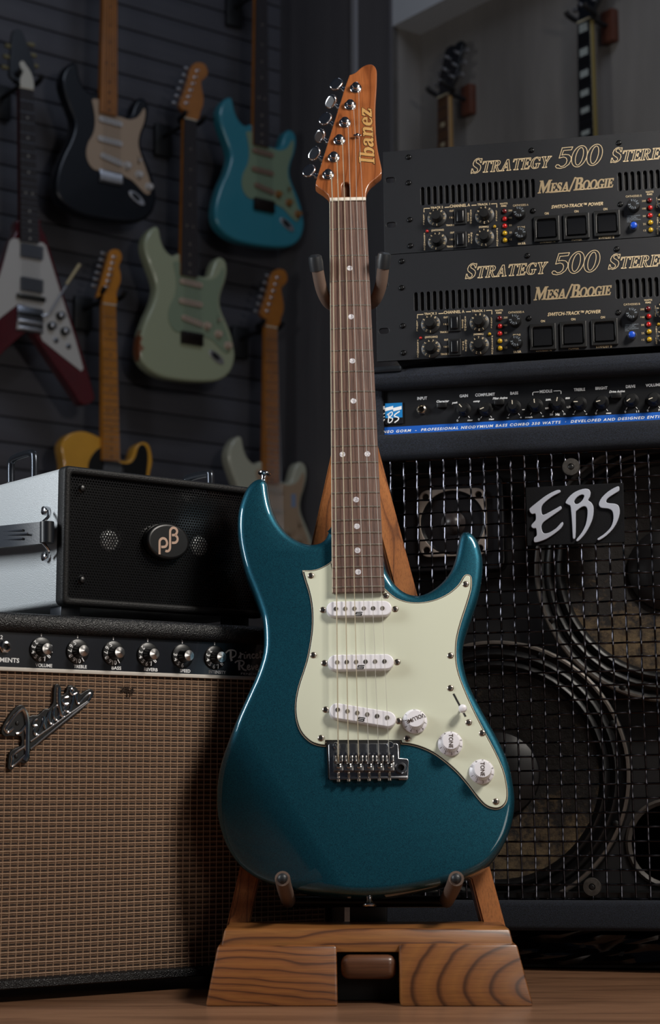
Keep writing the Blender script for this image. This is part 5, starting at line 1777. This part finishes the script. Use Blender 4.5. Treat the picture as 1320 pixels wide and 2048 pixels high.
# ------------------------------------------------------------------ guitars hanging on the slatted wall
FAw = Frame(CORNER, WALL_A)
ZREF = 1.3
STRAT_BODY = [(200, 205), (150, 230), (105, 290), (80, 380), (92, 480), (130, 600), (175, 720), (208, 830), (205, 930), (165, 1060), (110, 1180), (65, 1310), (38, 1430), (32, 1540), (55, 1640),
              (110, 1720), (200, 1795), (320, 1850), (480, 1885), (650, 1908), (800, 1915), (900, 1900), (980, 1850), (1030, 1770), (1053, 1660), (1042, 1560), (1015, 1430), (960, 1280), (910, 1160),
              (890, 1060), (905, 960), (940, 860), (963, 750), (960, 660), (932, 600), (885, 575), (842, 600), (808, 670), (780, 755), (730, 778), (655, 755), (600, 700), (520, 580), (485, 525), (435, 512), (392, 530), (340, 500), (290, 430), (260, 340), (245, 260), (230, 220)]
STRAT_GUARD = [(412, 592), (425, 680), (440, 780), (440, 880), (420, 970), (375, 1060), (357, 1160), (372, 1250), (420, 1330), (490, 1360), (700, 1395), (760, 1425), (830, 1465), (900, 1540), (960, 1600),
               (1000, 1605), (1015, 1540), (995, 1440), (945, 1290), (900, 1160), (880, 1060), (895, 950), (930, 850), (948, 740), (935, 680), (905, 730), (860, 785), (780, 805), (700, 778), (560, 745), (500, 720), (490, 605)]
STRAT_HEAD = [(380, 470), (460, 472), (478, 420), (493, 380), (497, 335), (488, 280), (480, 222), (498, 206), (518, 182), (522, 150), (505, 110), (470, 92), (432, 100), (408, 140), (395, 200), (370, 280), (350, 335), (342, 372), (362, 402), (376, 440)]


def wall_frame(x, y, out, frame=None):
    """frame on the wall's plane moved out from it, origin at a picture point"""
    base = frame or FAw
    p = base.px(x, y, out)
    M = base.M @ Vector((p[0], p[1], out))
    return M


def wood_neck_mats():
    return dict(maple=plain('aged_maple', 'b0701c', .35, coat=.3, var=.15, vscale=20), maple2=plain('dark_maple', '935a1e', .4, coat=.2, var=.15, vscale=20), rose=plain('dark_board', '21191a', .6), hw=plain('dull_nickel', '7d7f84', .3, 1), tuner=plain('tuner_nickel', 'c4c4c8', .38, 1))


NM = None


def hang_neck(a, F, end, nut, w_end, w_nut, neck_m, board_m, frets, dots, dot_m, z=.014, two12=True):
    """neck and fingerboard between two picture points (end at the body, nut), in the guitar's own axes"""
    e, n = Vector(F.px(*end, z)), Vector(F.px(*nut, z))
    u = (n - e).normalized()
    w = Vector((u.y, -u.x))
    q = [e - w * w_end / 2, e + w * w_end / 2, n + w * w_nut / 2, n - w * w_nut / 2]
    nk = MB().plate([tuple(v) for v in q], z - .026, z - .005, .008)
    nk.build('neck', neck_m, a)
    fb = MB().plate([tuple(v) for v in q], z - .005, z, .0008).build('fingerboard', board_m, a)
    L = (n - e).length
    scale = L / (1 - 2 ** (-21.4 / 12))
    if frets:
        for k in range(1, 22):
            t = scale * (1 - 2 ** (-k / 12))
            c = n - u * t
            hw = (w_nut + (w_end - w_nut) * t / L) / 2
            fr = MB()
            A, B = c - w * hw, c + w * hw
            fr.hexa([(*(A - u * .0011), z), (*(B - u * .0011), z), (*(B + u * .0011), z), (*(A + u * .0011), z), (*(A - u * .0008), z + .001), (*(B - u * .0008), z + .001), (*(B + u * .0008), z + .001), (*(A + u * .0008), z + .001)])
            fr.build('fret', NM['hw'], fb)
    if dots:
        for k in (3, 5, 7, 9, 12, 15, 17, 19, 21):
            t = scale * (1 - (2 ** (-k / 12) + 2 ** (-(k - 1) / 12)) / 2)
            c = n - u * t
            for s in ((-1, 1) if k == 12 and two12 else (0,)):
                cc = c + w * s * .011
                MB().lathe([(.0034, 0), (.0034, .0004)], (cc.x, cc.y, z), 12).build('position_dot', dot_m, fb)
    nq = n + u * .002
    MB().hexa([(*(n - w * w_nut / 2), z - .004), (*(n + w * w_nut / 2), z - .004), (*(n + w * w_nut / 2 + u * .004), z - .004), (*(n - w * w_nut / 2 + u * .004), z - .004),
               (*(n - w * w_nut / 2), z + .001), (*(n + w * w_nut / 2), z + .001), (*(n + w * w_nut / 2 + u * .004), z + .001), (*(n - w * w_nut / 2 + u * .004), z + .001)]).build('nut', plain('old_bone', 'b8ad98', .5), a)
    return e, n, u, w


def hang_strings(a, e, n, u, w, low, spread, z=.016):
    for i in range(6):
        s = (i - 2.5) / 5
        p0, p1 = low + w * spread * s, n + w * .035 * s
        MB().tube([(*p0, z), (*p1, z)], .0005, 4).build('string', NM['hw'], a)


def build_strat(ref, label, paint, guard, cover, neck_m, board_m, dot_m, frets, head, trem, out=.185, knobm=None, badge=False, roll=0.0):
    """solid-body guitar with two horns; ref is the picture point where the fingerboard ends"""
    T0 = Frame(wall_frame(523.7, 291, out), WALL_A)
    F = Frame(wall_frame(ref[0], ref[1], out), WALL_A, 0, roll)
    a = thing('hanging_guitar', F.M, label, 'guitar', 'guitars hanging on the slatted wall')
    q = lambda l, h=0.0: [T0.px(420 + x / 5.69, 160 + y / 5.69, h) for x, y in l]
    pt = lambda x, y, h=0.0: q([(x, y)], h)[0]
    MB().plate(smooth(q(STRAT_BODY, -.012), 3), -.042, 0, .009, res=4).build('body', paint, a, angle=32)
    pg = MB().plate(smooth(q(STRAT_GUARD), 3), 0, .003, .0008).build('pickguard', guard, a)
    for l, r in (((470, 800), (710, 868)), ((462, 1010), (712, 1078)), ((492, 1190), (715, 1292))):
        A, B = Vector(pt(*l)), Vector(pt(*r))
        d = (B - A).normalized()
        n = Vector((-d.y, d.x))
        rr = .0080
        lo = []
        for k in range(9):
            t = R(90 + 22.5 * k)
            lo.append(tuple(A + d * rr * (1 + math.cos(t)) + n * rr * math.sin(t)))
        for k in range(9):
            t = R(-90 + 22.5 * k)
            lo.append(tuple(B - d * rr * (1 - math.cos(t)) + n * rr * math.sin(t)))
        pk = MB().plate(lo, .002, .010, .001).build('pickup', cover, a)
        for k in range(6):
            c = A.lerp(B, .14 + .144 * k)
            MB().lathe([(.0024, 0), (.0024, .0008)], (c.x, c.y, .010), 10).build('pole_piece', NM['hw'], pk)
    for c in ((765, 1305), (885, 1400), (988, 1530)):
        p = pt(*c)
        MB().lathe([(.0125, .003), (.0122, .006), (.0095, .0075), (.0088, .016), (.0082, .017)], (p[0], p[1], 0), 24).build('control_knob', knobm or cover, a)
    p = pt(880, 1240)
    MB().box(p[0] - .001, p[0] + .001, p[1] - .012, p[1] + .012, .003, .0034).build('switch_slot', M_INK, pg)
    MB().tube([(p[0], p[1], .003), (p[0] + .002, p[1] - .003, .016)], [.0018, .004], 10).build('switch_tip', knobm or cover, pg)
    p0, p1 = pt(490, 1340), (pt(715, 1400)[0], pt(490, 1475)[1] - .014)
    br = MB().box(p0[0], p1[0], p1[1] + .014, p0[1], .001, .006 if trem else .012, .001).build('bridge', NM['hw'] if trem else plain('dark_bridge_plate', '241c18', .35, .6), a)  # without tremolo the bridge is a dark plate
    if trem:
        w6 = (p1[0] - p0[0]) / 6
        for k in range(6):
            MB().box(p0[0] + w6 * k + .0006, p0[0] + w6 * (k + 1) - .0006, p1[1] + .018, p0[1] - .006, .006, .013, .001).build('saddle', NM['tuner'], br)
    # boat-shaped jack plate
    c = Vector(pt(872, 1648))
    d = (Vector(pt(965, 1735)) - Vector(pt(785, 1560))).normalized()
    n = Vector((-d.y, d.x))
    lo = [tuple(c + d * .030 * math.cos(t) + n * .0125 * math.sin(t)) for t in [2 * math.pi * k / 24 for k in range(24)]]
    jp = MB().plate(lo, 0, .004, .0012).build('jack_plate', NM['tuner'], a)
    lo = [tuple(c + d * (-.004 + .016 * math.cos(t)) + n * .0075 * math.sin(t)) for t in [2 * math.pi * k / 18 for k in range(18)]]
    MB().plate(lo, .0035, .0045).build('jack_recess', plain('jack_shadow', '1c1d20', .4, .5), jp)
    end = (523.7, 291)
    nutp = (523.7 + .3, 291 - 297)
    e, nn, u, w = hang_neck(a, T0, end, nutp, .0565, .042, neck_m, board_m, frets, True, dot_m)
    hang_strings(a, e, nn, u, w, Vector(pt(600, 1400)), .052)
    if head:
        H = lambda x, y, h=.006: T0.px(260 + x / 3.474 + (523.7 - 379.5 + .3), 120 + y / 3.474 - (255 - (291 - 297)), h)
        hd = MB().plate(smooth([H(*v) for v in STRAT_HEAD], 3), -.009, .006, .001).build('headstock', neck_m, a)
        for k in range(6):
            t = k / 5
            c = Vector(H(452 - 70 * t, 150 + 210 * t))
            tn = MB().lathe([(.005, 0), (.005, .002), (.003, .003), (.003, .010)], (c.x, c.y, .006), 14).build('tuner', NM['tuner'], hd)
            b = Vector(H(408 - 78 * t, 128 + 225 * t))
            MB().tube([(b.x + .006, b.y, -.004), (b.x - .004, b.y, -.004)], .0022, 8).tube([(b.x - .004, b.y, -.004), (b.x - .008, b.y, -.004), (b.x - .016, b.y, -.004)], [.003, .007, .006], 10).build('tuner_button', NM['tuner'], hd)
    if badge:
        A = [pt(*v) for v in ((800, 900), (850, 905), (852, 1050), (802, 1045))]
        MB().plate(A[::-1], .003, .0034).build('blue_sticker', plain('sticker_blue', '6f7f9a', .6), pg)
    return a


def build_hanger(base, x, y, out, label, wood=None, side=-1, block=None, group='wall hangers for the guitars'):
    """wall bracket: block on the wall, arm, and a two-pronged yoke; x, y is where the neck rests"""
    Fh = Frame(base.M @ Vector((*base.px(x, y, out), 0)), R(37) if base is FAw else R(-53))
    a = thing('guitar_hanger', Fh.M, label, 'hanger', group)
    blk = plain('hanger_black', '0b0c10', .5)
    if wood:
        MB().box(-.022, .022, -.045, .045, .0142 if base is FAw else 0, .026, .004).build('backplate', wood, a)
    else:
        MB().box(-.030, .030, -.062, .040, .0142, .030, .004).build('backplate', blk, a)
    MB().tube([(0, 0, .02), (0, .004, out - .02), (0, .004, out - .028)], .0065, 10).build('arm', blk, a)
    for s in (-1, 1):
        MB().tube(smooth([(0, .004, out - .022), (s * .020, .004, out - .020), (s * .033, .006, out - .006), (s * .034, .012, out + .020), (s * .034, .022, out + .030)], 4, False), .0075, 10).build('prong', blk, a)
    return a


def build_tele():
    out = .185
    F = Frame(wall_frame(221.6, 920, out), WALL_A)
    a = thing('hanging_guitar', F.M, 'butterscotch yellow single-cut guitar with maple neck and black pickguard above the silver-sided amplifier', 'guitar', 'guitars hanging on the slatted wall')
    q = lambda l, h=0.0: [F.px(x / 4.017, 440 + y / 4.017, h) for x, y in l]
    body = [(480, 1850), (488, 1785), (545, 1722), (640, 1700), (720, 1718), (790, 1752), (822, 1775), (870, 1880), (960, 1932), (1005, 1942), (1045, 1912), (1068, 1838), (1110, 1795), (1150, 1788), (1185, 1812), (1205, 1880), (1210, 1960),
            (1190, 2050), (1195, 2150), (1260, 2270), (1290, 2400), (1250, 2550), (1100, 2650), (850, 2670), (600, 2620), (440, 2500), (400, 2350), (440, 2200), (490, 2080), (500, 1960)]
    m = plain('butterscotch', 'cc9430', .3, coat=.6, var=.08, vscale=12)
    MB().plate(smooth(q(body, -.01), 3), -.042, 0, .004, res=3).build('body', m, a, angle=32)
    gd = [(705, 1990), (722, 1920), (760, 1862), (800, 1830), (826, 1820), (870, 1890), (960, 1950), (1040, 1955), (1085, 1905), (1108, 1830), (1140, 1803), (1175, 1835), (1186, 1920), (1172, 2060), (1150, 2180), (1020, 2230), (820, 2210), (720, 2120)]
    MB().plate(smooth(q(gd), 3), 0, .0026, .0006).build('pickguard', M_BLACK, a)
    c = q([(900, 2010)])[0]
    pk = MB().plate(rrect(c[0] - .032, c[1] - .011, c[0] + .032, c[1] + .011, .008), .002, .012, .002).build('pickup', NM['hw'], a)
    MB().box(c[0] - .03, c[0] + .03, c[1] - .24, c[1] - .14, .001, .008, .001).build('bridge', NM['hw'], a)
    e, n, u, w = hang_neck(a, F, (223, 921), (219.5, 610), .0565, .042, NM['maple'], NM['maple'], True, True, M_INK)
    hang_strings(a, e, n, u, w, Vector((c[0], c[1] - .18)), .054)
    hs = [(830, 680), (936, 680), (935, 600), (950, 545), (970, 490), (968, 425), (955, 372), (975, 325), (980, 285), (960, 246), (925, 234), (885, 248), (868, 300), (845, 390), (822, 470), (800, 550), (778, 622), (800, 608), (826, 590), (836, 620)]
    hd = MB().plate(smooth(q(hs, .006), 2), -.009, .006, .001).build('headstock', NM['maple'], a)
    for k in range(6):
        t = k / 5
        c = q([(912 - 62 * t, 300 + 240 * t)], .006)[0]
        MB().lathe([(.005, 0), (.005, .002), (.003, .003), (.003, .010)], (c[0], c[1], .006), 14).build('tuner', NM['tuner'], hd)
        b = q([(855 - 75 * t, 275 + 260 * t)], -.004)[0]
        MB().tube([(b[0], b[1], -.004), (b[0] - .012, b[1], -.004), (b[0] - .020, b[1], -.004)], [.002, .006, .005], 10).build('tuner_button', NM['tuner'], hd)
    MB().text_at('Fender', *q([(890, 470)], .0065)[0], .0063, .012, R(75), .3).build('logo', M_INK, hd)


def build_vee():
    out = .185
    F = Frame(wall_frame(57, 482, out), WALL_A)
    a = thing('hanging_guitar', F.M, 'dark red V-shaped guitar with white pickguard and black headstock at the left edge', 'guitar', 'guitars hanging on the slatted wall')
    q = lambda l, h=0.0: [F.px(x, y, h) for x, y in l]
    body = [(34, 440), (30, 462), (22, 478), (-4, 540), (-40, 640), (-72, 722), (-76, 738), (-70, 752), (-54, 752), (-30, 738), (20, 690), (46, 668), (55, 664), (64, 668), (105, 728), (149, 793), (157, 806), (166, 811), (178, 808), (185, 800), (184, 786), (160, 702), (124, 590), (92, 484), (84, 466), (78, 452), (76, 440)]
    m = plain('cherry_lacquer', '4d0d18', .22, coat=.8, var=.2, vscale=10)
    MB().plate(smooth(q(body, -.01), 3), -.040, 0, .004, res=3).build('body', m, a, angle=32)
    gd = [(24, 477), (56, 480), (85, 486), (91, 492), (95, 505), (124, 597), (150, 680), (166, 737), (162, 743), (120, 710), (84, 681), (81, 672), (82, 640), (60, 615), (36, 608), (0, 636), (-30, 662), (-34, 655), (-20, 606), (2, 542), (18, 484)]
    g = MB().plate(q(gd), 0, .003, .0006).build('pickguard', plain('white_guard', 'b3b0ac', .4), a)
    nk = [(hv, M) for hv, M in ()]
    for y0, y1 in ((488, 519), (554, 587)):
        A, B = q([(42, (y0 + y1) / 2 - 3), (79.5, (y0 + y1) / 2 + 5)])
        c = ((A[0] + B[0]) / 2, (A[1] + B[1]) / 2)
        MB().plate(rrect(c[0] - .034, c[1] - .0195, c[0] + .034, c[1] + .0195, .003), .002, .012, .0015).build('pickup', NM['hw'], a)
    c = q([(59, 597)])[0]
    MB().box(c[0] - .043, c[0] + .043, c[1] - .007, c[1] + .007, .003, .015, .002).build('bridge', plain('bridge_dark', '45433f', .3, .9), a)
    c = q([(59, 640)])[0]
    vb = MB().box(c[0] - .040, c[0] + .040, c[1] - .035, c[1] + .035, .001, .006, .001).build('vibrato_tailpiece', NM['hw'], a)
    for k in (-.028, -.008, .014):
        MB().box(c[0] - .038, c[0] + .038, c[1] + k - .004, c[1] + k + .004, .006, .012, .002).build('tailpiece_bar', M_BLACK if k > 0 else NM['tuner'], vb)
    p = q([(85, 631), (95, 629), (102, 622), (125, 582), (144, 552)], .02)
    MB().tube(smooth([(*v, .016 + .003 * i) for i, v in enumerate(p)], 4, False), .0028, 8).build('vibrato_arm', NM['tuner'], vb)
    p = q([(134, 568), (159, 529)], .03)
    MB().tube([(*p[0], .027), (*p[1], .030)], [.0042, .0052], 10).build('arm_tip', plain('cream_tip', 'b0a27e', .5), vb)
    for x, y in ((118, 633), (100.5, 653.5), (127, 664)):
        c = q([(x, y)])[0]
        o = MB().lathe([(.0125, .003), (.0125, .008), (.0105, .018), (.009, .019)], (c[0], c[1], 0), 24).build('control_knob', M_BLACK, a)
        MB().lathe([(.006, .019), (.005, .0195)], (c[0], c[1], 0), 16).build('knob_cap', NM['tuner'], o)
    for x, y, mm in ((110.5, 681.5, 'switch_ring'), (135.5, 693.5, 'output_jack')):
        c = q([(x, y)])[0]
        MB().lathe([(.008, .003), (.008, .005), (.004, .006), (.003, .012)], (c[0], c[1], 0), 16).build(mm, NM['hw'], a)
    e, n, u, w = hang_neck(a, F, (60.5, 484), (53.5, 178), .057, .043, plain('cherry_neck', '3a0f14', .35), NM['rose'], True, True, plain('dim_dot', '8a8780', .4))
    hang_strings(a, e, n, u, w, Vector(q([(59, 640)])[0]), .05)
    v = lambda l, h: [F.px(x / 3.88, y / 3.88, h) for x, y in l]
    hs = [(165, 690), (240, 690), (252, 610), (272, 540), (258, 460), (215, 360), (180, 255), (155, 230), (122, 228), (100, 250), (84, 400), (76, 580), (120, 620), (155, 640)]
    hd = MB().plate(smooth(v(hs, .004), 2), -.010, .004, .001).build('headstock', plain('headstock_black', '0c1017', .3, coat=.4), a)
    tc = [(168, 682), (255, 692), (262, 640), (242, 565), (200, 500), (178, 472), (152, 486), (160, 520), (178, 560), (158, 610)]
    MB().plate(smooth(v(tc, .006), 2), .004, .0062, .0005).build('truss_cover', plain('truss_white', 'b8b4a8', .5), hd)
    for k in range(3):
        for s, (x, y) in ((-1, (70, 360)), (1, (235, 345))):
            c = v([(x - 14 * k * (1 if s < 0 else -1), y + 82 * k)], -.004)[0]
            MB().tube([(c[0] - s * .012, c[1], -.004), (c[0], c[1], -.004), (c[0] + s * .012, c[1], -.004)], [.002, .007, .006], 10).build('tuner_button', plain('ivory_button', '6f6848', .5), hd)


def build_alcove_guitars():
    A0 = CORNER + DB * .577 + DA * .107
    FBk = Frame(A0, R(-53))
    v = lambda x, y: (780 + x / 2.444, y / 2.444)
    wd = plain('hanger_wood', '4f2a1c', .5, var=.15, vscale=30)
    out = .11
    for name, nut, end, w, board, inlay, side_m, lab, block, hs in (
            ('a', v(256, 472), v(250, 1000), .0, plain('brown_board', '47301f', .5), plain('gold_inlay', '9a9078', .4), plain('gold_side', '8a6a3a', .4), 'guitar neck with brown fingerboard and dark headstock in the alcove behind the rack amplifiers', v(396, 430),
             [(228, 468), (284, 468), (300, 440), (345, 400), (378, 310), (366, 240), (340, 232), (290, 255), (268, 300), (252, 390), (240, 440)]),
            ('b', v(944, 104), v(942, 900), .0, plain('ebony_board', '0c0c0e', .4), plain('block_inlay', '9aa09c', .4), plain('gold_binding', '7a6a36', .4), 'guitar neck with white block inlays on a black fingerboard at the top right', v(1095, 70),
             [(918, 102), (972, 98), (985, 60), (1010, 0), (1030, -90), (1035, -190), (1000, -220), (960, -190), (935, -100), (925, 40)])):
        F = Frame(wall_frame(*nut, out, FBk), R(-53))
        a = thing('hanging_guitar', F.M, lab, 'guitar', 'guitars hanging in the alcove')
        p = lambda x, y, h=0.0: F.px(*v(x, y), h)
        n0 = F.px(*nut)
        L = .46
        wn, we = .043, .057
        MB().plate([(-wn / 2, 0), (-we / 2, -L), (we / 2, -L), (wn / 2, 0)], -.022, -.004, .006).build('neck', side_m, a)
        fb = MB().plate([(-wn / 2, 0), (-we / 2, -L), (we / 2, -L), (wn / 2, 0)], -.004, 0, .0006).build('fingerboard', board, a)
        sc = .628
        pos = [sc * (1 - 2 ** (-k / 12)) for k in range(0, 23)]
        for k in range(1, 20):
            wv = (wn + (we - wn) * pos[k] / L) / 2
            MB().box(-wv, wv, -pos[k] - .001, -pos[k] + .001, 0, .001).build('fret', NM['hw'], fb)
        for k in (1, 3, 5, 7, 9, 12, 15, 17):
            if name == 'a' and k == 1:
                continue
            c = -(pos[k] + pos[k - 1]) / 2
            hh = (pos[k] - pos[k - 1]) * (.33 if name == 'b' else .2)
            wv = .0145 if name == 'b' else .008
            MB().box(-wv, wv, c - hh, c + hh, 0, .0005).build('inlay', inlay, fb)
        MB().box(-wn / 2, wn / 2, 0, .005, -.004, .0012).build('nut', plain('alcove_nut', 'b0a890', .5), a)
        # headstock swept back behind the nut
        hpoly = [(-.022, 0), (.022, 0), (.028, .03), (.041, .06), (.038, .12), (.040, .165), (.018, .175), (0, .168), (-.018, .175), (-.040, .165), (-.038, .12), (-.041, .06), (-.028, .03)]
        Mx = Matrix.Translation((0, .004, -.004)) @ Matrix.Rotation(R(-15), 4, 'X')
        hb = MB().plate(smooth(hpoly, 3), -.013, 0, .001, M=Mx)
        hd = hb.build('headstock', plain('alcove_head', '0b0c0f', .25, coat=.5), a)
        for k in range(3):
            for s in (-1, 1):
                MB().lathe([(.005, 0), (.005, .003), (.003, .004), (.003, .012)], (s * .022, .055 + .04 * k, 0), 12, M=Mx).build('tuner', NM['tuner'], hd)
                c = Mx @ Vector((s * .052, .055 + .04 * k, -.008))
                MB().tube([c - Vector((s * .014, 0, 0)), c, c + Vector((s * .008, 0, 0))], [.002, .008, .006], 10).build('tuner_button', NM['tuner'], hd)
        # body far below, out of sight behind the amplifiers
        bl = [(-.03, -.40), (-.14, -.43), (-.165, -.52), (-.13, -.62), (-.17, -.72), (-.165, -.82), (-.08, -.89), (0, -.90), (.08, -.89), (.165, -.82), (.17, -.72), (.13, -.62), (.155, -.54), (.12, -.47), (.07, -.46), (.03, -.47)]
        MB().plate(smooth(bl, 4), -.055, -.012, .006).build('body', plain('alcove_body', '1a1210', .3, coat=.5), a)
        h = build_hanger(FBk, *v(*((258, 455) if name == 'a' else (946, 88))), out, 'wooden wall hanger holding the ' + ('dark headstock behind the rack amplifiers' if name == 'a' else 'block-inlaid neck at the top right'), wd)


def build_wall_guitars():
    global NM
    NM = wood_neck_mats()
    cream = plain('cream_cover', 'b09070', .5)
    white = plain('old_white', 'b4b0ae', .45)
    pinkish = plain('aged_cover', 'b09a88', .5)
    teal = plain('seafoam_blue', '2a7484', .3, coat=.4)
    black = plain('black_lacquer', '060a12', .35, coat=.15, spec=.3)
    surf = Mat('worn_sage_lacquer')
    T0 = Frame(wall_frame(523.7, 291, .185), WALL_A)
    wc = T0.px(420 + 42 / 5.69, 160 + 1500 / 5.69, -.02)
    mp = surf.n('ShaderNodeMapping', vector_type='TEXTURE')
    mp.inputs['Location'].default_value = (wc[0] - .006, wc[1], -.018)
    mp.inputs['Scale'].default_value = (.034, .095, .04)
    surf.co()
    surf.link(surf._co, mp.inputs['Vector'])
    ln = surf.n('ShaderNodeVectorMath', operation='LENGTH')
    surf.link(mp.outputs[0], ln.inputs[0])
    ad = surf.n('ShaderNodeMath', operation='MULTIPLY_ADD')
    surf.link(surf.noise(60, 4), ad.inputs[0])
    ad.inputs[1].default_value = .9
    surf.link(ln.outputs['Value'], ad.inputs[2])
    surf.set(Base_Color=surf.ramp(ad.outputs[0], [(.0, '6b3a20'), (.98, '7a4628'), (1, '9aa084')]), Roughness=.35, Coat_Weight=.4)
    for e in surf.t.nodes:
        if e.type == 'VALTORGB':
            e.color_ramp.elements[1].position = .93
            e.color_ramp.elements[2].position = .99
    ow = plain('olympic_white', 'a3a392', .35, coat=.4)
    mint = plain('aged_mint', '7c8a72', .5)
    tan = plain('tan_guard', 'a08a74', .5)
    pt = plain('parchment', '98816a', .5)
    dot = plain('clay_dot', '6b6258', .5)
    build_strat((219, 228), 'black double-cut guitar with cream pickguard and maple neck beside the red V', black, tan, white, NM['maple2'], NM['maple2'], M_INK, False, True, True)
    build_strat((523.7, 291), 'turquoise double-cut guitar with pale green pickguard, highest beside the wall corner', teal, plain('pale_green', '6f8068', .5), plain('tan_cover', '7a6250', .5), NM['maple2'], NM['rose'], dot, False, True, False, knobm=plain('amber_knob', '7a5428', .4))
    o = build_strat((380, 551), 'sage green double-cut guitar with worn edge and dark fingerboard below the turquoise one', surf.m, mint, pinkish, NM['maple2'], NM['rose'], dot, False, True, False)
    build_strat((543.6, 965), 'off-white double-cut guitar with tan pickguard half hidden behind the teal guitar horn', ow, pt, plain('parchment_cover', '94806a', .5), NM['maple2'], NM['maple2'], M_INK, True, True, True, badge=True)
    build_tele()
    build_vee()
    for x, y, lab in ((52, 166, 'black wall hanger holding the red V guitar'), (219, 598, 'black wall hanger holding the butterscotch guitar'), (380, 246, 'black wall hanger holding the sage green guitar'),
                      (536, 659, 'black wall hanger holding the off-white guitar'), (523, -16, 'black wall hanger holding the turquoise guitar at the top edge')):
        build_hanger(FAw, x, y, .175, lab)
    build_alcove_guitars()


# ------------------------------------------------------------------ put the place together
build_room()
GF, guitar = build_guitar()
build_stand(GF)
FC, combo, combo_h = build_combo()
build_small_amp(combo_h)
FB, bass, bass_h = build_bass_combo()
build_racks(bass_h)
build_wall_guitars()
